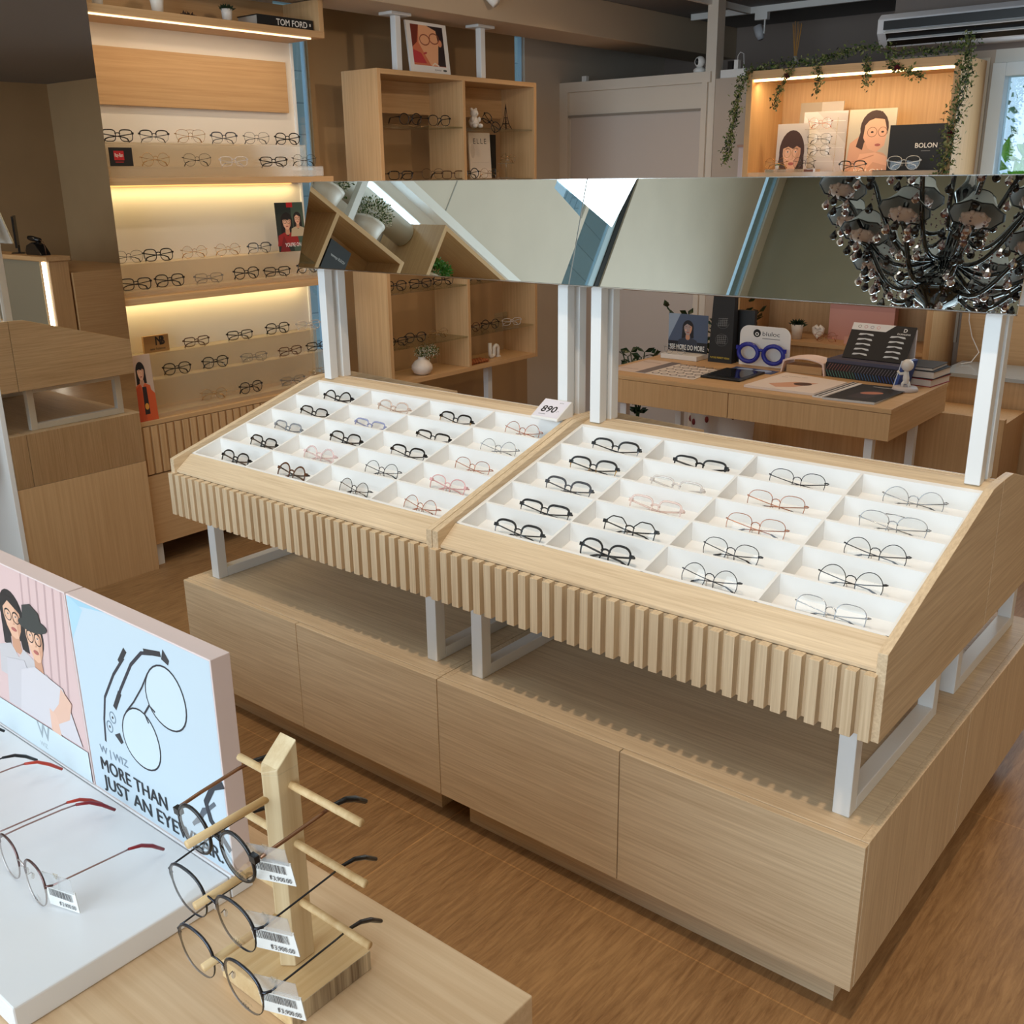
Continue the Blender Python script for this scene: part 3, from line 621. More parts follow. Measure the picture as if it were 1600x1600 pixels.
WR = [('upper shelf top row', -2.70, 1.943, [(.85, 'bk_sq', 'black and clear'), (1.035, 'brow_bk', 'black browline'), (1.23, 'avi_gold', 'gold aviator'), (1.42, 'brow_gun', 'dark browline'), (1.615, 'grey_panto', 'grey metal'), (1.81, 'bk_panto', 'dark round')], .0),
      ('upper shelf lower row', -2.60, 1.836, [(.965, 'gold_round', 'gold round'), (1.185, 'bk_metal_p', 'black round'), (1.39, 'cryst', 'clear'), (1.63, 'bk_rect', 'black rectangular'), (1.83, 'bk_metal', 'thin black')], .0),
      ('middle shelf upper row', -2.70, 1.412, [(.83, 'grey_panto', 'dark metal'), (.985, 'bk_soft', 'black'), (1.185, 'gold_round', 'gold round'), (1.38, 'gold_round', 'second gold round'), (1.575, 'brow_gun', 'dark metal'), (1.81, 'grey_rect', 'thin grey')], 0),
      ('middle shelf lower row', -2.60, 1.300, [(.79, 'bk_sq', 'black square'), (.967, 'bk_soft', 'black rounded-square'), (1.182, 'grey_rect', 'dark grey'), (1.405, 'bk_panto', 'black panto'), (1.596, 'bk_rect', 'black rectangular'), (1.80, 'bk_round', 'black round')], 0),
      ('base cabinet top row', -2.72, .986, [(1.155, 'tort_rect', 'brown rectangular'), (1.417, 'bk_rect', 'black rectangular'), (1.663, 'bk_soft', 'black'), (1.873, 'cryst', 'clear')], 0),
      ('base cabinet middle row', -2.64, .877, [(.977, 'bk_panto', 'black panto'), (1.198, 'bk_panto', 'second black panto'), (1.434, 'grey_rect', 'grey'), (1.672, 'tort_rect', 'dark brown'), (1.868, 'bk_rect', 'black')], 0),
      ('base cabinet bottom row', -2.56, .736, [(1.117, 'gold_round', 'thin gold'), (1.341, 'bk_panto', 'black panto'), (1.61, 'grey_rect', 'brown grey'), (1.822, 'avi_gold', 'gold metal')], 0)]
ordn = ['leftmost', 'second', 'third', 'fourth', 'fifth', 'sixth']
for lab, x, z, L_, _ in WR:
    for i, (y, k, d) in enumerate(L_):
        rr_ = random.uniform(-.12, .12)
        glasses(f'{d} glasses on lit wall shelving, {lab}, {ordn[i]} from left', 'glasses on the lit wall shelving', (x+.012, y, z+.0005), (-.08, 0, PI/2+rr_-.12), 1.10, SP[k])
# signs, posters and things on the wall display
def board(name, label, cat, P0, wdt, hgt, face, th=.006, tilt=.0, back=None, draw=None, group=None, rz=None):
    """upright board; P0 lower centre of its front; face = direction it faces (angle of normal about Z); tilt leans it back"""
    t = MB(); body = back or paper
    t.box((-wdt/2, 0, 0), (wdt/2, th, hgt), body)
    a = Art(t, (-wdt/2, 0, 0), (wdt, 0, 0), (0, 0, hgt), .0003)
    if draw: draw(a)
    o = t.build(name); o.location = P0; o.rotation_euler = (-tilt, 0, face); return tag(o, label, cat, group)
RED = P_(196, 30, 36); GR = P_(70, 74, 66)
def d_red(a): a.rect(0, 0, 1, 1, black); a.rect(.18, .32, .62, .82, RED); a.text('Ray-Ban', .22, .5, .016, paper, .01, width=.36); a.line([(.22, .22), (.58, .22)], .003, RED)
board('brand_sign', 'small black sign with red logo square on the upper acrylic riser', 'sign', (-2.597, .80, 1.8375), .11, .078, PI/2, draw=d_red, back=black)
def d_duo(a):
    a.rect(0, 0, 1, 1, P_(38, 46, 40)); a.rect(.55, 0, 1, 1, P_(70, 88, 74)); portrait(a, .36, .60, .15, P_(22, 18, 18), P_(150, 34, 34), specs=P_(40, 40, 40), asp=1.35, bangs=True); portrait(a, .76, .66, .11, P_(30, 24, 22), P_(188, 170, 140), specs=P_(60, 60, 60), asp=1.3)
    a.poly([(.02, 0), (.2, .34), (.34, .1), (.4, 0)], P_(120, 26, 28)); a.rect(.40, .90, .62, 1, RED); a.text('YOU\'RE ON', .22, .10, .02, paper, .01, width=.58)
board('shelf_poster', 'portrait poster of two people in red, leaning on the middle lit wall shelf', 'poster', (-2.605, 1.725, 1.415), .165, .245, PI/2-.1, tilt=.06, draw=d_duo, back=black)
def d_nb(a): a.rect(0, 0, 1, 1, P_(180, 138, 82)); a.text('B', .62, .42, .042, P_(40, 32, 26), .02); a.text('N', .46, .42, .042, P_(40, 32, 26), .02); a.text('new balance', .22, .14, .012, P_(60, 46, 32), .015, width=.62)
board('shelf_sign', 'small wooden block sign on the top step of the lowest acrylic riser', 'sign', (-2.70, .925, .9865), .135, .08, PI/2, th=.014, draw=d_nb, back=honY)
def d_man(a):
    a.rect(0, 0, 1, 1, P_(196, 170, 150)); portrait(a, .42, .74, .12, P_(24, 18, 18), P_(206, 96, 54), specs=False, asp=1.9, bangs=True); a.poly([(.0, 0), (.0, .48), (.3, .56), (.44, .3), (.42, 0)], P_(190, 76, 38)); a.poly([(.42, 0), (.44, .3), (.62, .54), (1, .4), (1, 0)], P_(206, 88, 44)); a.poly([(.36, .1), (.4, .52), (.6, .52), (.62, .1)], P_(40, 30, 30)); a.ell(.5, .22, .10, .05, P_(220, 150, 60))
board('shelf_poster', 'narrow poster of a person in orange jacket leaning beside the tall mirror', 'poster', (-2.50, .718, .7125), .10, .305, PI/2, tilt=.05, draw=d_man, back=P_(206, 170, 150))
def small_pot(x, y, z, s, label, grp, plant=True, leafmat=leafd):
    t = thing('potted_succulent', label, 'plant', (x, y, z), 0, grp)
    m = MB(); m.lathe([(.020*s, 0), (.024*s, .04*s), (.027*s, .062*s), (.024*s, .062*s), (.022*s, .05*s), (0, .05*s)], pot, n=16); m.build('pot', t, world=False)
    if plant:
        m = MB()
        for i in range(34):
            a = i*2.4; el = .3+1.1*(i/34); d = Vector((math.cos(a)*math.cos(el), math.sin(a)*math.cos(el), math.sin(el)))
            m.leaf((d.x*.004, d.y*.004, .052*s), d, .045*s*(1-.25*(i/34)), leafmat, .35)
        m.build('succulent_leaves', t, world=False)
    return t
small_pot(-2.60, 1.434, 2.471, 1.0, 'white pot with green succulent beside the black book above the wall shelving', 'pots above the lit wall shelving')
small_pot(-2.60, 1.066, 2.471, 1.15, 'plain white pot, middle one above the lit wall shelving', 'pots above the lit wall shelving')
small_pot(-2.60, .78, 2.471, 1.0, 'small white pot nearest the mirror above the lit wall shelving', 'pots above the lit wall shelving')
m = MB()
for i in range(40): m.leaf((random.uniform(-.02, .02), random.uniform(-.02, .02), .001), (random.uniform(-1, 1), random.uniform(-1, 1), .4), .03, P_(70, 48, 34), .5)
o = m.build('dried_flower'); o.location = (-2.58, 1.20, 2.471); tag(o, 'dried brown flower head between the pots above the wall shelving', 'dried flower')
# thick black book
t = thing('book', 'thick black book with white spine lettering lying above the lit wall shelving', 'book', (-2.6, 1.72, 2.471))
m = MB(); m.box((-.08, -.17, 0), (.075, .17, .004), black); m.box((-.08, -.17, .044), (.075, .17, .048), black); m.box((.071, -.17, .004), (.075, .17, .044), black); m.box((-.078, -.165, .004), (.071, .165, .044), P_(190, 180, 168))
a = Art(m, (.075, -.17, 0), (0, .34, 0), (0, 0, .048), .0003); a.text('TOM FORD', .33, .22, .028, paper, .015, width=.56); a.rect(.93, .4, .955, .65, paper)
m.build('book_block', t, world=False)

# ================================================================== MIDDLE HANGING SHELF
def hung_shelf(y0, y1, z0, z1, label, bays, shelves, name='hung_shelf'):
    X1 = XW; X0_ = -2.77; th = .026
    t = thing('open_shelf_unit', label, 'shelf unit', ((X0_+X1)/2, (y0+y1)/2, z0), 0, 'open oak shelf units hung along the left wall')
    MB().box((X0_, y0, z0), (X1, y0+th, z1), honZ).build('side_panel', t, bevel=.0012); MB().box((X0_, y1-th, z0), (X1, y1, z1), honZ).build('side_panel', t, bevel=.0012)
    MB().box((X0_, y0+th, z0), (X1, y1-th, z0+th), honY).build('bottom_board', t, bevel=.0012)
    MB().box((X0_, y0+th, z1-th), (X1, y1-th, z1), honY).build('top_board', t, bevel=.0012)
    dv = [y0+th]+bays+[y1-th]
    for y in bays: MB().box((X0_, y-.012, z0+th), (X1, y+.012, z1-th), honZ).build('divider', t, bevel=.0012)
    for i in range(len(dv)-1):
        for z, mm_ in shelves:
            MB().box((X0_+.02, dv[i]+.013, z-.008), (X1-.006, dv[i+1]-.013, z), glassm if mm_ else honY).build('glass_shelf' if mm_ else 'shelf_board', t)
    MB().box((X0_+.0, y0+th, z1-.20), (X0_+.014, y1-th, z1-th-.001), honY).build('back_rail', t)
    return t
hung_shelf(2.276, 3.646, .612, 2.327, 'two-bay open oak shelf unit hung from white posts between the wall shelving and the partition', [2.963], [(2.052, 1), (1.762, 1), (1.148, 1), (.832, 1)])
for nm, y in (('left', 2.50), ('right', 3.20)):
    t = thing('shelf_post', f'white steel post with ceiling plate above the {nm} bay of the hung shelf unit', 'post', (-2.56, y, 2.328), 0, 'white posts of the hung shelf unit')
    MB().box((-.02, -.02, 0), (.02, .02, .276), whitem).build('post', t, world=False, bevel=.002); MB().box((-.05, -.075, .276), (.05, .075, .291), whitem).build('ceiling_plate', t, world=False, bevel=.002)
single(MB().box((-2.64, 3.255, 0), (-2.60, 3.295, .611), whitem), 'steel_upright', 'white steel upright under the right bay of the hung shelf unit', 'post', (-2.62, 3.275, 0))
# things in the hung unit
GS = [(2.555, 2.053, 'bk_round', 'black', 0, 'left bay top shelf, left'), (2.79, 2.053, 'bk_panto', 'black', 0, 'left bay top shelf, right'),
      (2.46, 1.763, 'bk_rect', 'black', 0, 'left bay, second glass shelf, left'), (2.72, 1.763, 'bk_metal_p', 'dark', 0, 'left bay, second glass shelf, middle'), (2.895, 1.763, 'tort_rect', 'brown', 0, 'left bay, second glass shelf, right'),
      (3.10, 1.763, 'bk_round', 'black', 1, 'right bay, second glass shelf, left'), (3.29, 1.763, 'gold_round', 'thin gold', 1, 'right bay, before the white magazine'),
      (2.43, 1.149, 'bk_soft', 'black', 1, 'left bay, third glass shelf, left'), (2.64, 1.149, 'bk_sq', 'black', 1, 'left bay, third glass shelf, middle'), (2.84, 1.149, 'bk_panto', 'dark', 1, 'left bay, third glass shelf, right'), (3.12, 1.149, 'bk_panto', 'black', 1, 'right bay, third glass shelf'),
      (2.42, .833, 'bk_rect', 'black', 1, 'left bay, lowest glass shelf, left'), (2.58, .833, 'bk_panto', 'dark', 1, 'left bay, lowest glass shelf, middle'), (2.78, .833, 'gold_round', 'thin gold', 1, 'left bay, lowest glass shelf, right'),
      (3.08, .833, 'tort', 'dark', 1, 'right bay, lowest glass shelf, left'), (3.27, .833, 'bk_round', 'black round', 1, 'right bay, lowest glass shelf, middle'), (3.49, .833, 'cryst', 'clear', 1, 'right bay, lowest glass shelf, right')]
for y, z, k, d, fold, lab in GS:
    s = dict(SP[k]); s['folded'] = bool(fold)
    glasses(f'{d} glasses, hung shelf unit, {lab}', 'glasses in the hung shelf unit', (-2.585 if fold else -2.53, y, z+.0005), (0, 0, PI/2-.3 if fold else PI/2-.35), 1.13, s)
# framed picture on top
def d_pic(a):
    a.rect(0, 0, 1, 1, P_(240, 238, 234)); a.rect(.10, .16, .90, .94, P_(214, 120, 84)); a.poly([(.10, .94), (.10, .5), (.22, .6), (.3, .94)], P_(120, 46, 30)); a.poly([(.1, .2), (.1, .46), (.3, .4), (.42, .2)], P_(196, 62, 66))
    a.poly([(.30, .94), (.26, .6), (.40, .36), (.52, .17), (.68, .17), (.80, .5), (.78, .94)], P_(238, 176, 132)); a.poly([(.5, .94), (.72, .86), (.76, .6), (.70, .17), (.90, .17), (.90, .94)], P_(40, 26, 30)); a.ell(.80, .62, .05, .07, P_(226, 150, 110)); a.ring(.42, .66, .12, .10, .006, P_(150, 76, 50)); a.ring(.66, .70, .12, .10, .006, P_(150, 76, 50)); a.line([(.53, .68), (.56, .70)], .006, P_(150, 76, 50)); a.ell(.40, .40, .05, .02, P_(190, 70, 70), rot=.3); a.line([(.55, .17), (.62, .22), (.72, .17)], .008, P_(240, 220, 200)); a.ell(.86, .09, .05, .02, P_(60, 66, 60)); a.text('eyewear', .60, .075, .012, P_(120, 120, 118))
board('picture_board', 'white-bordered close-up portrait board leaning on top of the hung shelf unit', 'picture', (-2.545, 2.755, 2.328), .33, .27, PI/2+.02, th=.012, tilt=.12, draw=d_pic)
# bear figurine, tower, magazine, vase etc.
m = MB(); W_ = pot
m.ball((0, 0, .035), .032, W_, 14, (1, 1, 1.1)); m.ball((.004, 0, .085), .026, W_, 14); m.ball((0, -.02, .108), .009, W_, 8); m.ball((0, .02, .108), .009, W_, 8); m.ball((.026, 0, .08), .010, W_, 8)
for s in (-1, 1): m.ball((.03, s*.025, .014), .014, W_, 8, (1.5, 1, 1)); m.ball((.018, s*.03, .05), .011, W_, 8, (1, 1, 1.5))
o = m.build('bear_figurine'); o.location = (-2.60, 3.17, 2.053); tag(o, 'small white sitting bear figurine on the top right glass shelf', 'figurine')
s = dict(SP['bk_panto']); glasses('dark glasses leaning against the white bear figurine', 'glasses in the hung shelf unit', (-2.57, 3.27, 2.066), (0, .75, PI/2-.5), 1.1, s)
m = MB(); dk = mat('dark_bronze', (46, 34, 28), .4, .7)
for sx in (-1, 1):
    for sy in (-1, 1): m.tube([(sx*.026, sy*.026, 0), (sx*.014, sy*.014, .03), (sx*.007, sy*.007, .07), (sx*.002, sy*.002, .125), (0, 0, .15)], [.0025, .002, .0018, .0015, .001], dk, 6)
for z, r in ((.03, .016), (.065, .009), (.12, .004)): m.box((-r, -r, z), (r, r, z+.004), dk)
for k in range(6):
    z0, z1 = .002+k*.01, .012+k*.01; r0 = .026-.0035*k; r1 = .026-.0035*(k+1)
    for s_ in (-1, 1): m.tube([(r0*s_, -r0, z0), (r1*s_, r1, z1)], .0007, dk, 4); m.tube([(-r0, r0*s_, z0), (r1, r1*s_, z1)], .0007, dk, 4)
o = m.build('tower_souvenir'); o.location = (-2.58, 3.45, 2.053); tag(o, 'dark metal lattice tower souvenir on the top right glass shelf', 'souvenir')
def d_mag(a): a.rect(0, 0, 1, 1, P_(236, 224, 214)); a.text('ELLE', .2, .76, .032, P_(40, 36, 36), 0, width=.62, sp=1.3); a.line([(.1, .35), (.9, .36)], .001, P_(190, 180, 170)); a.ell(.15, .6, .1, .16, P_(216, 204, 194))
board('magazine', 'white magazine cover standing in the right bay of the hung shelf unit', 'magazine', (-2.66, 3.30, 1.7635), .20, .27, PI/2, th=.008, tilt=.05, draw=d_mag)
single(MB().box((-2.72, 3.40, 1.7635), (-2.69, 3.48, 2.025), black), 'black_book', 'black book standing behind the white magazine in the hung shelf unit', 'book', (-2.70, 3.44, 1.7635))
t = thing('glasses_display_stand', 'small clear stand holding stacked glasses at the right of the white magazine', 'display stand', (-2.55, 3.41, 1.7635))
MB().box((-.03, -.05, 0), (.03, .05, .004), glassm).build('base', t, world=False); MB().tube([(0, 0, .004), (0, 0, .15)], .003, glassm).build('rod', t, world=False)
MB().box((-.03, -.045, .085), (.03, .045, .088), glassm).build('shelf', t, world=False)
s = dict(SP['gold_round']); glasses('thin gold glasses on the small clear stand beside the white magazine', 'glasses in the hung shelf unit', (-2.53, 3.41, 1.8525), (0, 0, PI/2-.1), 1.0, s)
# vase with gypsophila
def bushy(m, c, R, n, lm, fl=None, lsz=.012, up=.3, sq=(1, 1, .8)):
    for i in range(n):
        d = Vector((random.gauss(0, 1), random.gauss(0, 1), random.gauss(up, .8))).normalized(); r = R*random.uniform(.35, 1)
        p = Vector((c[0]+d.x*r*sq[0], c[1]+d.y*r*sq[1], c[2]+d.z*r*sq[2])); m.leaf(p, d+Vector((random.uniform(-.6, .6), random.uniform(-.6, .6), random.uniform(-.3, .6))), lsz*random.uniform(.7, 1.3), lm, .5)
        if fl and i % 2 == 0: m.ball(p+d*.006, lsz*.27, fl, 5)
gyps = mat('cream_blossom', (236, 228, 206), .8)
t = thing('flower_vase', 'round white ribbed vase with baby\'s breath in the bottom of the hung shelf unit', 'vase', (-2.56, 2.60, .6385))
m = MB(); m.lathe([(.028, 0), (.05, .010), (.064, .036), (.063, .055), (.045, .082), (.024, .094), (.021, .102), (.025, .108), (.021, .108), (.017, .10), (0, .095)], mat('ribbed_white_ceramic', (226, 214, 202), .4, bump=.6, nscale=90), n=28); m.build('vase', t, world=False)
m = MB()
for i in range(26):
    a = random.uniform(0, 2*PI); r = random.uniform(.02, .08); m.tube([(0, 0, .10), (math.cos(a)*r*.5, math.sin(a)*r*.5+.02, .12), (math.cos(a)*r, math.sin(a)*r+.04, .145+random.uniform(-.02, .02))], .0008, leafm, 4)
m.build('stems', t, world=False)
m = MB(); bushy(m, (0, .045, .132), .088, 620, leafm, gyps, .011, .1, (.75, 1, .50)); m.build('blossoms', t, world=False)
m = MB(); brw = mat('woven_brown', (150, 84, 40), .7, noise=.3, nscale=90)
for i in range(3):
    for j in range(7): m.ball((-.03+i*.03, -.075+j*.025, .012), .016, brw, 8, (1, .9, .75))
o = m.build('woven_trivet'); o.location = (-2.56, 3.09, .6385); tag(o, 'brown woven rope mat in the bottom right bay of the hung shelf unit', 'mat')
m = MB(); pts = []
for i in range(9): a = PI+PI*i/8; pts.append((0, .02*math.cos(a), .03+.02*math.sin(a)))
pts = [(0, -.02, .10)]+pts
for i in range(9): a = PI-PI*i/8; pts.append((0, .04+.02*math.cos(a), .055+.022*math.sin(a)))
pts.append((0, .06, .0)); m.tube(pts, .013, pot, 10); m.box((-.013, .045, 0), (.013, .073, .01), pot)
o = m.build('squiggle_ornament'); o.location = (-2.60, 3.30, .6385); tag(o, 'white squiggle ceramic ornament on the bottom board of the hung shelf unit', 'ornament')
def d_vo(a): a.text('STYLISH', .1, .35, .018, P_(110, 90, 70), .01, width=.8)
board('acrylic_sign', 'clear acrylic name plate on the lowest glass shelf of the right bay', 'sign', (-2.70, 3.52, .8335), .13, .07, PI/2, th=.004, draw=d_vo, back=glassm)

# third shelf unit, on the same wall nearer the viewer (seen in the tilted mirror)
hung_shelf(-1.00, -.10, .612, 2.34, 'near open oak shelf unit on the left wall, seen only in the tilted left mirror', [-.45], [(2.02, 1), (1.60, 1), (1.15, 1)])
t = thing('tall_shelf_box', 'tall deep oak shelf box with green plants seen in the tilted left mirror', 'shelf unit', (-2.63, -1.65, 0))
MB().box((-2.99, -1.225, 0), (-2.50, -1.20, 2.70), honZ).build('side_panel', t); MB().box((-2.99, -2.15, 0), (-2.50, -2.125, 2.70), honZ).build('side_panel', t)
MB().box((-2.99, -2.125, 2.675), (-2.50, -1.225, 2.70), honY).build('top_board', t); MB().box((-2.99, -2.125, 2.30), (-2.50, -1.225, 2.325), honY).build('shelf_board', t); MB().box((-2.99, -2.125, 2.325), (-2.975, -1.225, 2.675), honY).build('back_board', t)
def planter(x, y, z, R, label, fl, lm=leafm, h=.12):
    t = thing('plant_pot', label, 'plant', (x, y, z), 0, 'plants reflected in the left mirror')
    m = MB(); m.lathe([(R*.75, 0), (R*.9, h*.6), (R, h*.86), (R*1.04, h*.88), (R*1.04, h), (R*.94, h), (R*.9, h*.85), (0, h*.85)], pot, n=24); m.build('pot', t, world=False)
    m = MB(); bushy(m, (0, 0, h+R*.55), R*1.3, 700, lm, gyps if fl else None, .022 if not fl else .017, .5); m.build('foliage', t, world=False)
planter(-2.62, -.43, 2.341, .085, 'white pot with white-flowered greenery, upper of two reflected in the left mirror', True)
planter(-2.62, -.77, 2.341, .085, 'white pot with white-flowered greenery, lower of two reflected in the left mirror', True)
planter(-2.62, -1.38, 2.326, .07, 'white pot with dense green foliage inside the oak box reflected in the left mirror', False, mat('fresh_green', (70, 130, 44), .6, noise=.4, nscale=40))
t = thing('shelf_post', 'white steel post above the reflected shelf unit in the left mirror', 'post', (-2.56, -.575, 2.341)); MB().box((-.02, -.02, 0), (.02, .02, .58), whitem).build('post', t, world=False)
t = thing('tube_light', 'cool white fluorescent tube along the left wall, reflected in the left mirror', 'light', (-2.93, -.9, 2.80))
MB().box((-2.995, -1.42, 2.78), (-2.95, -.40, 2.83), white).build('fitting', t); MB().tube([(-2.935, -1.40, 2.80), (-2.935, -.42, 2.80)], .012, mat('tube_light_glow', (220, 240, 255), .4, emit=((200, 230, 255), 6))).build('lamp_tube', t)
m = MB(); m.tube([(-2.80, -1.19, 2.62), (-2.80, .2, 2.62)], .075, mat('duct_white', (214, 214, 206), .5), 20); single(m, 'round_duct', 'white round duct under the fluorescent tube reflected in the left mirror', 'duct', (-2.8, -.6, 2.62))
def d_vb(a): a.rect(0, 0, 1, 1, P_(30, 30, 32)); a.text('VOGUE eyewear', .1, .6, .016, P_(200, 200, 200), .005, width=.7)
board('black_book', 'dark book with pale lettering standing in the shelf reflected in the left mirror', 'book', (-2.58, -.62, 2.0205), .16, .20, PI/2, th=.02, draw=d_vb, back=black)
glasses('pale clear glasses on the glass shelf reflected at the far left of the mirror', 'glasses reflected in the left mirror', (-2.57, -.28, 2.0205), (0, 0, PI/2), 1.13, SP['cryst'])
glasses('silver glasses behind the clear ones reflected at the far left of the mirror', 'glasses reflected in the left mirror', (-2.65, -.30, 2.0205), (0, 0, PI/2), 1.13, SP['sil_avi'])

# ================================================================== BACK: TALL DISPLAY CABINET
XA, XC, Y0, Y1 = -1.30, -.075, 4.15, 4.595
t = thing('niche_cabinet', 'tall oak niche cabinet with lit upper niche under an ivy garland on the back wall', 'cabinet', ((XA+XC)/2, 4.37, 0))
MB().box((XA, Y0, 0), (XA+.035, Y1, 2.345), honZ).build('side_panel', t, bevel=.001); MB().box((XC-.035, Y0, 0), (XC, Y1, 2.345), honZ).build('side_panel', t, bevel=.001)
MB().box((XA+.035, Y0, 2.298), (XC-.035, Y1, 2.345), honX).build('top_board', t, bevel=.001)
MB().box((XA+.035, Y1-.015, .06), (XC-.035, Y1, 2.298), honZ).build('back_board', t)
MB().box((XA+.035, Y0, 1.715), (XC-.035, Y1-.015, 1.745), honX).build('shelf_board', t, bevel=.001)
MB().box((XA+.035, Y0, 1.35), (XC-.035, Y1-.015, 1.375), honX).build('shelf_board', t, bevel=.001)
MB().box((XA+.035, Y0, .765), (XC-.035, Y1-.015, .79), honX).build('shelf_board', t, bevel=.001)
MB().box((XA+.036, Y0+.02, .06), (XC-.036, Y0+.04, .764), honZ).build('lower_door', t)
MB().box((XA+.04, Y0+.012, 2.286), (XC-.04, Y0+.028, 2.2975), mat('led_niche', (255, 226, 170), .5, emit=((255, 216, 150), 9))).build('led_strip', t)
light('niche_led_glow', 'AREA', (-.69, 4.22, 2.28), 3.6, (1, .74, .42), 1.1, .03, (0, .35, -1))
MB().box((XA+.04, Y0-.002, 1.745), (XC-.04, Y0+.012, 1.777), clear('niche_acrylic_lip', (250, 248, 244), .06, .1, .35, (236, 210, 176))).build('acrylic_lip', t)
zb = 1.7455
def d_b1(a): a.rect(0, 0, 1, 1, P_(186, 176, 168)); a.rect(0, 0, .5, 1, P_(160, 146, 130)); a.text('BOLON', .18, .80, .030, P_(232, 226, 218), .0, width=.66, sp=1.2)
board('brand_board', 'grey board with pale lettering at the back left of the lit niche', 'sign', (-.965, 4.45, zb), .27, .43, 0, tilt=.08, draw=d_b1)
def d_b2(a):
    a.rect(0, 0, 1, 1, P_(196, 190, 190)); a.poly([(0, 0), (0, .95), (.5, .6), (.9, 0)], P_(206, 202, 202)); a.poly([(.3, 1), (1, .96), (1, .5), (.6, .8)], P_(182, 176, 176))
    for z in (.25, .46, .68, .86): a.line([(.08, z), (.96, z-.01)], .002, P_(230, 228, 228))
board('marbled_display_board', 'pale marbled board behind the four stacked glasses in the lit niche', 'display board', (-.89, 4.36, zb), .27, .37, 0, tilt=.05, draw=d_b2)
def d_w1(a): a.rect(0, 0, 1, 1, P_(206, 196, 190)); portrait(a, .5, .44, .33, P_(70, 44, 36), P_(206, 196, 190), specs=P_(196, 150, 110), asp=1.15, bangs=True)
board('portrait_board', 'square close-up portrait of a woman with a fringe at the left of the lit niche', 'poster', (-1.045, 4.27, zb), .20, .305, 0, tilt=.04, draw=d_w1)
def d_w2(a):
    a.rect(0, 0, 1, 1, P_(196, 186, 168)); a.poly([(0, 0), (.06, .5), (.28, .62), (.5, .4), (.8, .35), (1, .2), (1, 0)], P_(214, 164, 136)); a.ell(.56, .72, .30, .26, P_(70, 48, 40)); a.poly([(.3, .75), (.2, .45), (.34, .4), (.42, .7)], P_(70, 48, 40))
    a.poly([(.36, .76), (.34, .58), (.46, .42), (.64, .36), (.80, .46), (.84, .66), (.76, .84), (.5, .88)], P_(226, 174, 146)); a.poly([(.34, .8), (.56, .86), (.8, .84), (.7, .96), (.44, .94)], P_(70, 48, 40)); a.ring(.52, .66, .10, .07, .003, P_(120, 90, 70)); a.ring(.74, .66, .09, .07, .003, P_(120, 90, 70)); a.ell(.52, .66, .03, .014, HAIR); a.ell(.74, .66, .03, .014, HAIR); a.ell(.66, .47, .06, .02, LIP)
    a.poly([(.2, .1), (.3, .34), (.62, .36), (.86, .30), (.9, .16), (.6, .22), (.4, .05)], P_(232, 182, 152)); a.line([(.12, .22), (.34, .26), (.6, .32)], .006, P_(196, 140, 112)); a.text('BOLON', .2, .05, .026, P_(244, 236, 226), .01, width=.62)
board('portrait_board', 'tall portrait of a woman resting her chin on her hands in the lit niche', 'poster', (-.60, 4.34, zb), .275, .37, 0, tilt=.05, draw=d_w2)
def d_bb(a): a.rect(0, 0, 1, 1, P_(14, 15, 18)); a.text('BOLON', .42, .55, .026, paper, .01, width=.34); a.line([(.52, .49), (.66, .49)], .002, P_(150, 150, 150))
board('black_brand_box', 'black board with white lettering at the right of the lit niche', 'sign', (-.297, 4.30, zb), .355, .275, 0, th=.03, tilt=.02, draw=d_bb, back=P_(14, 15, 18))
def d_bs(a): a.rect(0, 0, 1, 1, P_(14, 15, 18)); a.text('BOLON', .42, .3, .018, paper, .01, width=.33)
m = MB(); m.box((-.19, 0, 0), (.19, .09, .035), P_(14, 15, 18)); a = Art(m, (-.19, 0, 0), (.38, 0, 0), (0, 0, .035)); d_bs(a); o = m.build('black_plinth'); o.location = (-.315, 4.17, zb); tag(o, 'low black plinth with white lettering under the white aviator glasses', 'plinth')
s = S('aviator', (196, 196, 192), 'thin', folded=True); glasses('pale aviator glasses on the low black plinth in the lit niche', 'glasses in the lit niche', (-.345, 4.20, zb+.0355), (-.1, 0, .1), 1.35, s)
m = MB(); m.box((-.16, 0, 0), (.16, .07, .048), clear('niche_block', (244, 240, 232), .1, .05, .35, (214, 190, 160))); a = Art(m, (-.16, 0, 0), (.32, 0, 0), (0, 0, .048)); a.rect(.02, .05, .18, .95, P_(150, 140, 116)); a.rect(.78, .05, .96, .95, P_(120, 74, 56)); a.rect(.52, .1, .66, .5, paper); o = m.build('display_block'); o.location = (-1.0, 4.165, zb); tag(o, 'low block with pictures under the glasses at the left of the lit niche', 'display block')
for i, (x, z, k, d, y) in enumerate([(-1.10, zb+.049, 'gold_round', 'thin gold glasses in front of the portrait with a fringe', 4.19), (-.925, zb+.049, 'bk_metal', 'black round glasses on the low block', 4.19), (-.62, zb+.0305, 'brow_gold', 'black and gold browline glasses before the tall portrait', 4.165)]):
    glasses(d+' in the lit niche', 'glasses in the lit niche', (x, y, z), (0, 0, random.uniform(-.15, .15)), 1.2, SP[k])
t = thing('glasses_ladder', 'slim clear rack carrying three glasses before the marbled board in the lit niche', 'display rack', (-.875, 4.285, zb))
m = MB(); m.tube([(-.09, .0, 0), (-.09, .02, .33)], .002, acryl, 6); m.tube([(.09, .0, 0), (.09, .02, .33)], .002, acryl, 6)
for z in (.12, .185, .27): m.box((-.09, -.024, z-.003), (.09, .02, z), acryl)
m.build('rack', t, world=False)
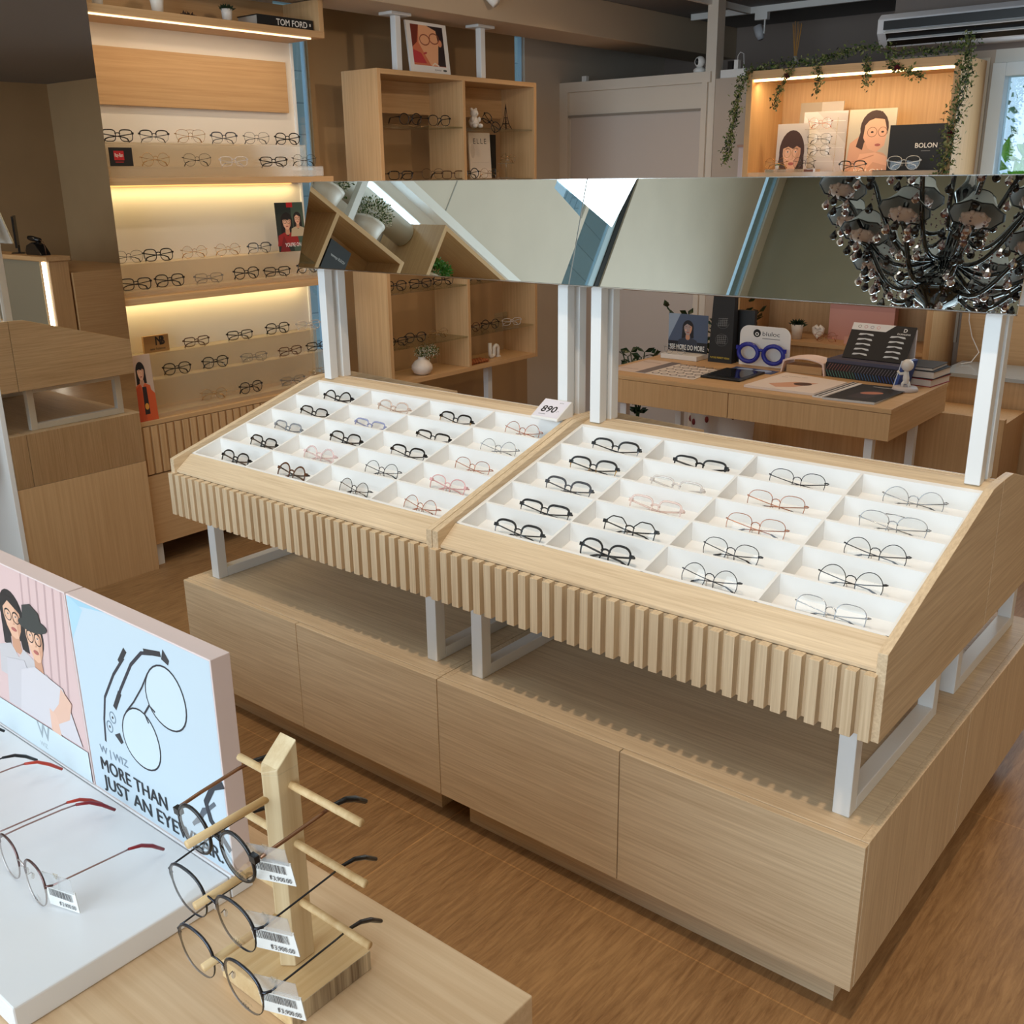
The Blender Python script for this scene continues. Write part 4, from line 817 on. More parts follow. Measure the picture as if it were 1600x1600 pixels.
for z, k, d in ((.12, 'bk_metal', 'lower black round'), (.185, 'bk_metal_p', 'middle black round'), (.27, 'rose_metal', 'upper rose-gold')):
    glasses(f'{d} glasses on the slim clear rack in the lit niche', 'glasses in the lit niche', (-.875, 4.27, zb+z+.0005), (0, 0, .1), 1.15, SP[k])
small_pot(-1.08, 4.17, zb+.049, .35, 'tiny green plant on the low block in the lit niche', 'small plants in the tall niche cabinet', leafmat=leafm)
# lower niche
zl = .7905
small_pot(-.915, 4.25, zl, 1.45, 'dark spiky succulent in white pot in the lower niche behind the desk', 'small plants in the tall niche cabinet')
def d_js(a): a.rect(0, 0, 1, 1, P_(206, 152, 140)); a.rect(0, .62, 1, 1, P_(196, 142, 132)); a.text('JILLSTUART', .30, .86, .014, P_(70, 50, 50), .01, width=.34)
m = MB(); m.box((-.20, 0, 0), (.20, .06, .30), P_(206, 152, 140)); a = Art(m, (-.20, 0, 0), (.40, 0, 0), (0, 0, .30)); d_js(a); o = m.build('pink_brand_box'); o.location = (-.56, 4.36, zl); tag(o, 'large pink box with small dark lettering in the lower niche', 'box')
m = MB(); m.box((-.10, 0, 0), (.10, .09, .045), P_(214, 164, 148)); a = Art(m, (-.10, 0, 0), (.2, 0, 0), (0, 0, .045)); a.text('JILLSTUART', .25, .3, .010, P_(90, 60, 60), width=.5); o = m.build('pink_plinth'); o.location = (-.50, 4.22, zl); tag(o, 'small pink plinth under glasses before the large pink box', 'plinth')
glasses('thin gold glasses on the small pink plinth in the lower niche', 'glasses in the lower niche', (-.50, 4.25, zl+.0455), (0, 0, .1), 1.13, SP['gold_round'])
glasses('rose-gold glasses beside the heart ornament in the lower niche', 'glasses in the lower niche', (-.72, 4.23, zl), (0, 0, .1), 1.13, SP['rose_metal'])
m = MB(); m.tube([(0, 0, .0), (-.025, 0, .03), (-.028, 0, .055), (-.014, 0, .066), (0, 0, .05), (.014, 0, .066), (.028, 0, .055), (.025, 0, .03)], .013, pot, 10, True); m.box((-.018, -.008, .012), (.018, .008, .05), pot); o = m.build('heart_ornament'); o.location = (-.80, 4.30, zl+.013); tag(o, 'white heart-shaped ornament left of the large pink box', 'ornament')

# ivy garlands
def garland(name, label, path, n, spread, fl=(), droop=None, lsz=.022):
    P = [Vector(p) for p in path]; L_ = [0]
    for i in range(1, len(P)): L_.append(L_[-1]+(P[i]-P[i-1]).length)
    def at(t):
        d = t*L_[-1]
        for i in range(1, len(P)):
            if d <= L_[i]: return P[i-1].lerp(P[i], (d-L_[i-1])/max(1e-6, L_[i]-L_[i-1]))
        return P[-1]
    t = thing(name, label, 'garland', tuple(P[0]), 0, 'ivy garlands on the niche cabinet')
    m = MB(); m2 = MB()
    for k in range(4):
        ph = random.uniform(0, 6); m.tube([at(i/24)+Vector((math.sin(i*.9+ph)*spread*.3, -abs(math.cos(i*1.1+ph))*spread*.3, math.cos(i*.7+ph)*spread*.3)) for i in range(25)], .0016, mat('vine_stem', (84, 84, 46), .8), 4)
    lc = [leafm, leafd, mat('leaf_olive', (104, 116, 60), .6, noise=.3, nscale=40), mat('leaf_pale', (136, 140, 92), .6)]
    for i in range(n):
        p = at(random.random()); d = Vector((random.uniform(-1, 1), random.uniform(-1, .2), random.uniform(-1, 1)))
        p = p+Vector((random.gauss(0, spread*.45), -abs(random.gauss(0, spread*.4)), random.gauss(0, spread*.4))); m2.leaf(p, d, lsz*random.uniform(.5, 1.2), random.choice(lc), .55)
    m.build('vine_stems', t); m2.build('ivy_leaves', t)
    for f in fl:
        p = at(f); b = MB()
        for i in range(14): b.leaf(p+Vector((0, -spread*.6, 0)), (random.uniform(-1, 1), random.uniform(-1, 0), random.uniform(-1, 1)), .022, mat('dark_red_petal', (96, 22, 34), .7), .7)
        b.build('red_flower', t)
yf = Y0-.012
garland('ivy_garland', 'ivy garland lying along the top of the lit niche cabinet', [(-1.28, 4.2, 2.352), (-1.1, 4.2, 2.372), (-.95, 4.2, 2.37), (-.8, 4.2, 2.39), (-.6, 4.2, 2.43), (-.42, 4.2, 2.38), (-.2, 4.2, 2.38), (-.05, 4.2, 2.41)], 900, .035)
garland('ivy_vine', 'ivy vine hanging down the left outer edge of the lit niche cabinet', [(-1.27, yf, 2.36), (-1.34, yf, 2.22), (-1.36, yf, 2.05), (-1.385, yf, 1.92), (-1.40, yf, 1.84)], 620, .04)
garland('ivy_vine', 'thick ivy vine with red flower hanging down the right edge of the lit niche cabinet', [(-.05, yf, 2.42), (-.04, yf, 2.3), (-.05, yf, 2.15), (-.075, yf, 2.0), (-.085, yf, 1.88), (-.10, yf, 1.74)], 1000, .055, (.68, ))
garland('ivy_vine', 'ivy sprig hanging into the niche near its left end', [(-1.0, yf, 2.36), (-1.05, yf, 2.28), (-1.09, yf, 2.2), (-1.10, yf, 2.12)], 170, .03, (.25, ))
garland('ivy_vine', 'short ivy sprig hanging over the middle left of the niche', [(-.86, yf, 2.35), (-.84, yf, 2.27), (-.85, yf, 2.19)], 110, .035)
garland('ivy_vine', 'short ivy sprig hanging over the middle right of the niche', [(-.58, yf, 2.37), (-.57, yf, 2.3), (-.56, yf, 2.22)], 120, .03)
garland('ivy_vine', 'ivy sprig with red flower hanging over the right part of the niche', [(-.45, yf, 2.34), (-.4, yf, 2.3), (-.33, yf, 2.28), (-.26, yf, 2.25)], 200, .03, (.3, ))
# top of cabinet: reed diffuser
t = thing('reed_diffuser', 'reed diffuser with brown sticks standing on top of the niche cabinet', 'diffuser', (-1.13, 4.42, 2.3455))
m = MB(); m.lathe([(.024, 0), (.024, .06), (.01, .075), (.01, .09), (.0, .09)], clear('diffuser_glass', (210, 216, 220), .1, .05, .3), n=16); m.build('bottle', t, world=False)
for i in range(7): a = i*.9; MB().tube([(0, 0, .03), (math.cos(a)*.028, math.sin(a)*.02, .26+.01*(i % 3))], .0018, mat('reed', (184, 136, 66), .7), 5).build('reed', t, world=False)
# partition-top devices
t = thing('security_camera', 'white ball security camera with black lens on top of the partition', 'camera', (-1.90, 4.64, 2.4055))
MB().lathe([(.04, 0), (.042, .02), (.03, .03), (.02, .035)], white, n=20).build('base', t, world=False)
m = MB(); m.ball((0, 0, .068), .036, white, 20); m.build('head', t, world=False); MB().ball((-.004, -.024, .068), .0215, blackp, 16, (.7, .85, 1)).build('lens', t, world=False)
t = thing('network_box', 'small white box with plugged-in charger on the wall right of the partition post', 'electrical box', (-1.64, 4.64, 2.3605))
MB().box((-.09, -.03, 0), (.09, .03, .05), white).build('box', t, world=False, bevel=.003); MB().box((-.045, -.02, .05), (-.01, .02, .10), blackp).build('adapter', t, world=False); MB().box((0, -.02, .05), (.028, .02, .105), white).build('charger', t, world=False)
MB().tube([(.014, 0, .105), (.014, 0, .13), (.03, 0, .15), (.055, 0, .14), (.06, 0, .08), (.055, 0, .052)], .0022, white, 6).build('cable', t, world=False)
single(MB().box((-2.84, 4.62, 2.4055), (-2.80, 4.65, 2.445), white), 'door_sensor', 'tiny white sensor on the left end of the partition top', 'sensor', (-2.82, 4.63, 2.4055))
t = thing('wall_notice', 'small pinned paper notice on the wall left of the niche cabinet', 'notice', (-1.43, 4.595, 1.6))
m = MB(); m.box((-.13, -.004, 0), (.09, 0, .34), P_(222, 208, 206)); a = Art(m, (-.10, -.004, .0), (.19, 0, 0), (0, 0, .27)); a.rect(0, .0, 1, 1, P_(236, 228, 226)); a.line([(.1, .88), (.9, .88)], .005, P_(150, 140, 150))
for z in (.76, .68): a.rect(.1, z-.02, .35, z+.01, P_(90, 80, 110)); a.rect(.42, z-.03, .85, z+.02, P_(70, 66, 110))
m.build('sheet', t, world=False); MB().box((-.14, -.012, .335), (.10, -.0042, .35), P_(190, 150, 130)).build('hanger_bar', t, world=False)

# air conditioner
t = thing('air_conditioner', 'long white air conditioner with dark vent above the window', 'air conditioner', (.0, 4.45, 2.43))
m = MB(); m.prism([(4.30, 2.50), (4.30, 2.57), (4.34, 2.60), (4.60, 2.60), (4.60, 2.43), (4.36, 2.43)], -.60, .75, mat('ac_casing', (214, 214, 218), .4), 'X'); m.build('casing', t, bevel=.004)
m = MB(); m.box((-.56, 4.285, 2.515), (.71, 4.301, 2.560), blackp); m.prism([(4.290, 2.505), (4.350, 2.437), (4.356, 2.442), (4.298, 2.512)], -.55, .70, blackp, 'X'); m.build('vent_opening', t)
MB().prism([(4.268, 2.498), (4.288, 2.510), (4.290, 2.506), (4.270, 2.494)], -.55, .70, whitem, 'X').build('louvre', t); MB().prism([(4.30, 2.462), (4.322, 2.476), (4.324, 2.472), (4.302, 2.458)], -.54, .70, whitem, 'X').build('louvre', t)
# track lights & downlight
t = thing('lighting_track', 'white ceiling lighting track crossing the dark ceiling', 'lighting track', (-1, 5.1, 2.8))
MB().box((-2.26, 5.12, 2.80), (-.64, 5.15, 2.8395), white).build('rail', t); MB().box((-1.83, 3.4, 2.80), (-1.80, 5.12, 2.8395), white).build('rail', t)
t = thing('track_spotlight', 'white spotlight hanging from the ceiling track above the niche cabinet', 'spotlight', (-1.72, 5.135, 2.7995))
MB().box((-.045, -.02, -.045), (.045, .02, 0), white).build('adapter', t, world=False); MB().box((.018, -.006, -.13), (.026, .006, -.045), white).build('yoke', t, world=False)
m = MB(); m.lathe([(.020, 0), (.030, .03), (.032, .09), (.0, .095)], mat('spot_grey', (196, 196, 200), .4), n=18); m.tf(Matrix.Translation((.0, 0, -.165)) @ Matrix.Rotation(-.35, 4, 'Y')); m.build('head', t, world=False)
t = thing('downlight', 'glowing round recessed downlight in the dark ceiling at the top right', 'downlight', (-.72, 4.05, LC-.004)); 
MB().lathe([(.055, -.004), (.06, 0), (.0, 0.001)], white, n=24).build('trim_ring', t, world=False); MB().lathe([(.0, -.009), (.047, -.008), (.047, -.004)], mat('downlight_glow', (255, 250, 240), .4, emit=((255, 246, 230), 14)), n=24).build('diffuser', t, world=False)
t = thing('track_spotlight', 'white spotlight on the beige beam above the hung shelf unit', 'spotlight', (-2.34, 3.0, 2.75)); MB().tube([(0, 0, 0), (.06, .02, -.06)], .028, white, 14).build('head', t, world=False); MB().tube([(-.02, 0, .01), (0, 0, 0)], .01, white, 10).build('arm', t, world=False)

# ================================================================== DESK
dx0, dx1, dy0, dy1, dz = -1.42, .215, 2.78, 3.58, .75
t = thing('consultation_desk', 'oak consultation desk with white legs behind the right display stand', 'desk', ((dx0+dx1)/2, 3.18, 0))
MB().box((dx0, dy0, dz-.022), (dx1, dy1, dz), honX).build('desktop', t, bevel=.0015)
MB().box((dx0+.002, dy0+.014, .60), (dx1-.002, dy1-.002, dz-.0225), honY).build('apron', t, bevel=.001)
for k in range(2): x = dx0+.002+k*(dx1-dx0)/2; MB().box((x, dy0, .60), (x+(dx1-dx0)/2-.004, dy0+.013, dz-.024), honZ).build('drawer_front', t, bevel=.001)
for x in (dx0+.12, dx1-.14):
    for y in (dy0+.08, dy1-.12): MB().box((x, y, 0), (x+.04, y+.04, .5995), whitem).build('leg', t, bevel=.002)
MB().box((dx1-.32, dy1-.03, 0), (dx1-.15, dy1-.004, .5995), honZ).build('modesty_panel', t)
T = dz+.0005
def flat(name, label, cat, quad, th, m, draw=None, z=T, group=None):
    (ax, ay), (bx, by), (cx_, cy_), (ex, ey) = quad; mb = MB(); n = 4
    lo = [(p[0], p[1], z) for p in quad]; hi = [(p[0], p[1], z+th) for p in quad]
    mb.add(lo+hi, [(3, 2, 1, 0), (4, 5, 6, 7), (0, 1, 5, 4), (1, 2, 6, 5), (2, 3, 7, 6), (3, 0, 4, 7)], m)
    if draw: draw(Art(mb, (ax, ay, z+th), (bx-ax, by-ay, 0), (ex-ax, ey-ay, 0), .0003))
    return single(mb, name, label, cat, ((ax+cx_)/2, (ay+cy_)/2, z), group)
def d_mat(a):
    a.rect(.0, .0, .3, 1, P_(214, 196, 186)); a.rect(.3, 0, .42, 1, P_(120, 110, 110))
    for i in range(5):
        for j in range(5): a.ring(.50+i*.105, .12+j*.19, .035, .05, .008, P_(110, 100, 100)); 
    a.line([(.03, .2), (.25, .2)], .004, P_(120, 80, 80)); a.line([(.03, .8), (.25, .8)], .004, P_(120, 80, 80))
flat('desk_mat', 'printed counter mat with lens charts at the left of the desk', 'mat', [(-1.385, 2.89), (-.86, 2.885), (-.88, 3.20), (-1.378, 3.27)], .002, P_(224, 214, 206), d_mat)
t = thing('graphics_tablet', 'black tablet lying on the desk between mat and magazines', 'tablet', (-.745, 3.10, T))
MB().box((-.12, -.14, 0), (.11, .15, .012), blackp).build('body', t, world=False, bevel=.004); MB().box((-.10, -.10, .0122), (.09, .13, .0128), mat('dark_glass', (26, 26, 30), .1)).build('screen', t, world=False)
def d_m1(a): a.poly([(.2, .25), (.45, .5), (.75, .55), (.6, .2), (.4, .1)], P_(214, 160, 130)); a.ell(.6, .42, .12, .1, P_(80, 50, 40)); a.text('of eyewear that', .12, .78, .014, P_(90, 80, 76)); a.text('sees', .12, .70, .014, P_(90, 80, 76))
flat('magazine', 'cream magazine lying open in the middle of the desk', 'magazine', [(-.56, 2.86), (-.19, 2.86), (-.17, 3.22), (-.54, 3.30)], .012, P_(232, 216, 204), d_m1, group='magazines on the desk')
flat('booklet', 'striped booklet tucked between the cream and the dark magazines', 'booklet', [(-.185, 2.83), (-.135, 2.83), (-.10, 3.24), (-.16, 3.26)], .009, P_(226, 222, 218), lambda a: (a.rect(.1, 0, .35, 1, P_(40, 40, 44)), a.rect(.55, 0, .75, 1, P_(40, 40, 44))))
def d_m2(a): a.rect(0, 0, 1, 1, P_(26, 26, 32)); a.poly([(.3, .2), (.35, .6), (.6, .75), (.8, .5), (.7, .2)], P_(52, 44, 52)); a.ell(.56, .52, .2, .08, P_(190, 120, 96), rot=.2); a.line([(.3, .9), (.9, .86)], .012, P_(170, 170, 174)); a.rect(0, .0, 1, .03, P_(190, 190, 190))
flat('magazine', 'dark-covered magazine at the right front corner of the desk', 'magazine', [(-.125, 2.81), (.115, 2.83), (.12, 3.17), (-.10, 3.24)], .008, P_(200, 200, 200), d_m2, group='magazines on the desk')
# poster stand & base
def d_see(a): a.rect(0, 0, 1, 1, P_(78, 92, 118)); a.poly([(0, .3), (.3, 1), (0, 1)], P_(150, 166, 186)); a.rect(0, 0, 1, .28, P_(26, 28, 36)); portrait(a, .5, .62, .17, P_(24, 24, 30), P_(50, 56, 72), specs=False, skin=P_(168, 150, 146), asp=.8); a.text('SEE MORE DO MORE', .05, .06, .030, paper, .015, width=.88)
t = thing('poster_stand', 'dark blue portrait poster on a white base at the back of the desk', 'poster stand', (-1.24, 3.44, T))
MB().box((-.12, -.07, 0), (.12, .08, .028), pot).build('base', t, world=False, bevel=.003)
m = MB(); m.box((-.13, .03, .03), (.13, .034, .25), glassm); a = Art(m, (-.13, .03, .03), (.26, 0, 0), (0, 0, .22)); d_see(a); m.build('poster', t, world=False)
glasses('thin silver glasses standing before the dark blue poster on the desk', 'glasses on the desk', (-1.27, 3.38, T+.0285), (0, 0, .2), 1.1, SP['sil_round'])
# tall black box
def tallbox(x, y, w_, d_, h, rz, label, logo):
    t = thing('product_box', label, 'box', (x, y, T), rz, 'black boxes on the desk')
    m = MB(); s = -.02
    m.add([(-w_/2, 0, 0), (w_/2, 0, 0), (w_/2, d_, 0), (-w_/2, d_, 0), (-w_/2*.88, .02, h), (w_/2*.88, .02, h), (w_/2*.88, d_, h), (-w_/2*.88, d_, h)], [(0, 3, 2, 1), (4, 5, 6, 7), (0, 1, 5, 4), (1, 2, 6, 5), (2, 3, 7, 6), (3, 0, 4, 7)], P_(20, 20, 22))
    a = Art(m, (-w_/2, -.001, 0), (w_, 0, 0), (0, .022, h), .0004)
    if logo:
        a.rect(.34, .77, .70, .93, P_(246, 200, 40)); a.text('Nikon', .40, .79, .013, black, .02, width=.24)
        for cz in (.60, .34):
            a.ring(.52, cz, .26, .09, .0012, P_(110, 110, 112))
            for k in range(5): a.line([(.34+k*.08, cz-.06), (.36+k*.08, cz+.07)], .0012, P_(150, 150, 150)); a.line([(.32, cz-.05+k*.027), (.72, cz-.04+k*.027)], .0012, P_(150, 150, 150))
        a.text('FUTURE PERFECT VISION', .1, .06, .010, P_(214, 190, 60), .01, width=.8)
    m.build('box_body', t, world=False)
tallbox(-1.0, 3.42, .15, .06, .375, 0, 'tall black box with yellow logo square standing on the desk', True)
tallbox(-.90, 3.50, .12, .05, .29, .1, 'plain black box behind the tall black box with yellow square', False)
# white card with blue frame
t = thing('blue_frame_display', 'large blue spectacle cut-out on a white rounded card on the desk', 'display', (-.745, 3.41, T))
m = MB(); pts = [(-.15, 0), (.15, 0)]+[(.15-.05+.05*math.cos(a), .17+.05*math.sin(a)) for a in [k*PI/12 for k in range(7)]]+[(-.15+.05+.05*math.cos(a), .17+.05*math.sin(a)) for a in [PI/2+k*PI/12 for k in range(7)]]
m.prism(pts, .04, .045, paper, 'Y'); a = Art(m, (-.15, .04, 0), (.3, 0, 0), (0, 0, .22), .0003)
a.ell(.34, .82, .075, .10, black); a.ring(.34, .80, .03, .035, .005, paper); a.text('bluloc', .45, .77, .024, P_(60, 60, 64), .0, width=.34); a.line([(.45, .70), (.80, .70)], .003, P_(90, 90, 94)); m.build('card', t, world=False)
m = MB(); bl = mat('blue_acrylic', (34, 44, 150), .25)
for sg in (-1, 1):
    P = [(sg*(.075+.058*math.cos(a)), .0, .075+.048*math.sin(a)) for a in [2*PI*k/28 for k in range(28)]]; m.tube(P, .0125, bl, 8, True)
m.tube([(-.02, 0, .09), (0, 0, .096), (.02, 0, .09)], .009, bl, 8); m.box((-.148, -.006, .09), (-.125, .006, .112), bl); m.box((.125, -.006, .09), (.148, .006, .112), bl)
m.build('frame_cutout', t, world=False)
flat('leaflet', 'blue printed leaflet lying before the blue spectacle cut-out', 'leaflet', [(-.86, 3.25), (-.60, 3.25), (-.60, 3.35), (-.86, 3.36)], .002, P_(60, 76, 120), lambda a: (a.ell(.3, .5, .18, .35, P_(150, 170, 206)), a.ell(.72, .5, .18, .35, P_(150, 170, 206))))
# curved display bridge
t = thing('curved_riser', 'low curved white riser with wooden drawer on the desk centre', 'display riser', (-.475, 3.43, T))
m = MB(); n = 12; P = [(-.11+.22*i/n, .062+.016*math.sin(PI*i/n)) for i in range(n+1)]; m.prism([(-.125, 0), (-.118, 0), (-.106, .058)]+[(p[0]*.97, p[1]) for p in P[1:-1]]+[(.106, .058), (.118, 0), (.125, 0), (.114, .066)]+[(p[0], p[1]+.006) for p in P[::-1]][1:-1]+[(-.114, .066)], -.07, .07, P_(238, 214, 204), 'Y'); m.build('curved_top', t, world=False)
MB().box((-.10, -.05, 0), (.10, .06, .04), honX).build('drawer', t, world=False)
# books, lens tester
def d_str(a):
    a.rect(0, 0, 1, 1, P_(20, 20, 24)); cs = [P_(150, 90, 90), P_(120, 110, 120), P_(90, 150, 130), P_(70, 120, 170), P_(60, 90, 170)]
    for i in range(26): x = .01+i*.038; a.line([(x, .5), (min(1, x+.05), .96)], .003, cs[0] if i < 8 else cs[1]); a.line([(x+.04 if x < .95 else x, .05), (x, .48)], .003, cs[2] if i < 10 else cs[3 if i < 18 else 4])
m = MB(); m.box((-.21, -.06, 0), (.21, .12, .075), P_(20, 20, 24)); a = Art(m, (-.21, -.06, 0), (.42, 0, 0), (0, 0, .075)); d_str(a); o = m.build('striped_box'); o.location = (-.14, 3.42, T); o.rotation_euler = (0, 0, -.08); tag(o, 'black box with colourful diagonal stripes at the desk right', 'box')
m = MB(); m.box((-.21, -.055, 0), (.21, .12, .018), P_(74, 74, 96)); o = m.build('flat_book'); o.location = (-.14, 3.42, T+.0756); o.rotation_euler = (0, 0, -.08); tag(o, 'slim dark book lying on the striped box', 'book')
t = thing('lens_tester_stand', 'black slanted board of lens samples on the striped box', 'display stand', (-.13, 3.44, T+.0941), -.08)
m = MB(); Mx = Matrix.Rotation(-.55, 4, 'X'); m.box((-.17, -.006, 0), (.17, 0, .20), P_(22, 22, 26), Mx)
a = Art(m, Mx @ Vector((-.17, -.006, 0)), (.34, 0, 0), Mx @ Vector((0, 0, .20)), .0004); a.poly([(0, .80), (.55, .80), (.68, 1), (0, 1)], P_(228, 226, 224)); a.text('D', .82, .84, .020, paper, .02); a.text('DURALENS', .74, .76, .009, paper, .01, width=.2)
for i in range(4): a.ring(.12+.1*i, .90, .025, .035, .002, [P_(90, 90, 90), P_(180, 90, 90), P_(90, 90, 120), P_(220, 120, 120)][i])
for j in range(5):
    for x in (.14, .64): z = .66-.14*j; a.poly([(x, z), (x+.25, z), (x+.23, z+.05), (x+.125, z+.06), (x+.02, z+.05)], P_(206, 210, 214)); a.poly([(x+.03, z-.004), (x+.22, z-.004), (x+.125, z+.03)], P_(22, 22, 26))
m.build('sample_board', t, world=False); MB().box((-.17, .1, 0), (.17, .112, .16), P_(220, 206, 200)).build('back_support', t, world=False)
m = MB(); m.box((-.005, 0, 0), (.0, .12, .14), P_(226, 232, 240)); m.box((.0, 0, 0), (.015, .12, .14), P_(60, 84, 150)); o = m.build('brochure'); o.location = (.045, 3.27, T); o.rotation_euler = (0, .25, -.2); tag(o, 'blue brochure leaning behind the white figure', 'brochure')
for i, (z, cl, lab, x) in enumerate([(0, P_(150, 30, 36), 'red-covered book at the bottom of the stack at the desk corner', 0), (.04, P_(24, 24, 26), 'black book in the middle of the stack at the desk corner', .003), (.078, P_(34, 34, 36), 'thin black book on top of the stack at the desk corner', -.012)]):
    h = .038 if i < 2 else .018; t = thing('book', lab, 'book', (.13+x, 3.50, T+z), -.12+.05*i, 'books stacked at the desk corner')
    m = MB(); m.box((-.09, -.11, 0), (.075, .11, .003), cl); m.box((-.09, -.11, h-.003), (.075, .11, h), cl); m.box((-.09, -.11, .003), (-.087, .11, h-.003), cl); m.build('cover', t, world=False); MB().box((-.087, -.105, .003), (.07, .105, h-.003), P_(226, 212, 198)).build('pages', t, world=False)
t = thing('white_figure', 'white round-headed figure pushing, on a grey disc at the desk corner', 'figurine', (.115, 3.235, T), -.3)
m = MB(); m.lathe([(.06, 0), (.062, .008), (.055, .02), (0, .02)], mat('grey_resin', (196, 188, 186), .5), n=24); m.build('base_disc', t, world=False)
m = MB(); m.ball((0, 0, .125), .030, pot, 16); m.tube([(0, 0, .035), (.0, 0, .06), (-.004, 0, .098)], [.013, .016, .010], pot, 10); m.tube([(-.006, 0, .085), (-.03, -.01, .08), (-.045, -.01, .092)], [.008, .007, .006], pot, 8); m.tube([(.002, .008, .045), (.012, .01, .03), (.016, .01, .02)], [.010, .008, .008], pot, 8); m.tube([(.0, -.008, .045), (-.012, -.008, .034), (-.008, -.008, .02)], [.010, .008, .008], pot, 8); m.build('figure_body', t, world=False)
# zz plant behind the desk and pot below
t = thing('floor_plant', 'dark glossy-leaved plant in patterned white pot beyond the desk', 'plant', (-1.30, 3.95, 0))
m = MB(); m.lathe([(.10, 0), (.13, .10), (.15, .34), (.16, .36), (.15, .38), (.135, .37), (.13, .33), (0, .33)], pot, n=26)
for i in range(9): a_ = i*.7; m.ball((.147*math.cos(a_), .147*math.sin(a_), .29+.02*math.sin(i*2)), .022, P_(130, 40, 40), 8, (.6, .6, 1))
m.tf(Matrix.Scale(1.0, 4)); m.build('pot', t, world=False)
m = MB(); glossy = mat('glossy_dark_leaf', (34, 56, 34), .25)
for k in range(9):
    a_ = k*.75; r = .10+.05*(k % 3); h = .62+.07*(k % 3); P = [Vector((math.cos(a_)*r*t_*t_*1.6, math.sin(a_)*r*t_*t_*1.6, .33+(h-.1)*t_)) for t_ in (0, .25, .5, .75, 1)]; m.tube(P, .005, glossy, 6)
    for j in range(9):
        q = P[1].lerp(P[4], j/8); 
        for s_ in (-1, 1): m.leaf(q, (math.cos(a_+s_*1.4), math.sin(a_+s_*1.4), .5), .075, glossy, .5)
m.build('leaves', t, world=False)
t = thing('floor_plant', 'leafy plant left of the desk end, low beside the partition', 'plant', (-1.62, 3.55, 0))
MB().lathe([(.07, 0), (.09, .24), (.085, .24), (.08, .2), (0, .2)], pot, n=20).build('pot', t, world=False)
m = MB()
for k in range(7):
    a_ = k*.9; P = [Vector((math.cos(a_)*.10*t_*t_, math.sin(a_)*.10*t_*t_, .2+.52*t_)) for t_ in (0, .3, .6, 1)]; m.tube(P, .004, glossy, 6)
    for j in range(7):
        q = P[1].lerp(P[3], j/6)
        for s_ in (-1, 1): m.leaf(q, (math.cos(a_+s_*1.4), math.sin(a_+s_*1.4), .4), .07, glossy, .55)
m.build('leaves', t, world=False)
t = thing('patterned_pot', 'white pot with red-brown pattern on the floor under the desk', 'plant pot', (-.98, 3.62, 0))
m = MB(); m.lathe([(.07, 0), (.10, .14), (.115, .46), (.125, .47), (.122, .50), (.105, .50), (.10, .44), (0, .44)], pot, n=26)
for i in range(10): a_ = i*.63; m.ball((.112*math.cos(a_), .112*math.sin(a_), .43+.015*math.sin(i*2)), .02, P_(110, 44, 36), 8, (.6, .6, 1))
m.build('pot', t, world=False); m = MB(); bushy(m, (0, 0, .46), .08, 60, leafd, None, .03); m.build('foliage', t, world=False)

# low furniture at the right behind the stands
t = thing('low_oak_cabinet', 'low oak cabinet beyond the right end of the desk', 'cabinet', (.40, 3.8, 0))
MB().box((.02, 3.60, 0), (.50, 3.64, .585), honZ).build('front_panel', t); MB().box((.02, 3.64, 0), (.50, 4.0, .56), honZ).build('body', t)
t = thing('glass_side_table', 'low table with glass top against the back wall at the right', 'table', (.5, 4.2, 0))
MB().box((.03, 4.02, .70), (.62, 4.45, .72), mat('grey_glass_top', (170, 176, 176), .1)).build('tabletop', t); MB().box((.05, 4.05, 0), (.60, 4.09, .699), honZ).build('front_board', t)
single(MB().box((-.02, 4.50, .70), (.66, 4.595, 1.13), honX), 'wood_wainscot_panel', 'oak panel on the wall under the window sill', 'wall panel', (.3, 4.55, .7))
single(MB().box((.64, 3.85, .45), (1.5, 4.45, .75), honZ), 'counter_cabinet', 'oak drawer counter glimpsed at the right edge behind the post', 'cabinet', (1.07, 4.15, .45))
m = MB(); m.tube([(.02, 4.48, 1.13), (.03, 4.47, .95), (.06, 4.46, .86), (.12, 4.42, .78), (.10, 4.36, .73), (.06, 4.3, .725)], .003, white, 6); single(m, 'white_cable', 'thin white cable hanging from the window sill to the glass table', 'cable', (.06, 4.4, .725))
# reception counter etc. (seen in the tall mirror)
t = thing('reception_counter', 'reception counter with vertical light strip, seen in the tall mirror', 'counter', (3.9, 3.3, 0))
m = MB(); m.box((3.02, 3.11, 0), (4.9, 3.30, 1.06), honZ); m.build('counter_body', t, bevel=.002); MB().box((3.0, 3.08, 1.06), (4.9, 3.32, 1.10), honX).build('counter_top', t, bevel=.002)
MB().box((3.2, 3.105, 0), (4.9, 3.11, 1.05), mat('counter_front_grey', (146, 138, 118), .5)).build('front_panel', t)
MB().box((3.08, 3.098, .10), (3.14, 3.1095, 1.05), mat('counter_led', (255, 250, 235), .5, emit=((255, 246, 226), 10))).build('led_strip', t)
single(MB().box((3.0, 3.32, 0), (4.6, 4.2, .94), honY), 'low_counter', 'lower oak counter behind the reception counter in the tall mirror', 'counter', (3.8, 3.7, 0))
t = thing('computer_monitor', 'dark monitor seen edge-on on the reception counter in the mirror', 'monitor', (3.86, 3.24, 1.1005), .50)
MB().box((-.22, -.01, .06), (.22, .01, .36), blackp).build('screen', t, world=False); MB().box((-.03, 0, .004), (.03, .02, .08), blackp).build('stand', t, world=False); MB().box((-.10, -.06, 0), (.10, .06, .006), blackp).build('base', t, world=False)
t = thing('barcode_scanner', 'black handheld scanner resting in its cradle on the reception counter', 'scanner', (3.42, 3.22, 1.1005))
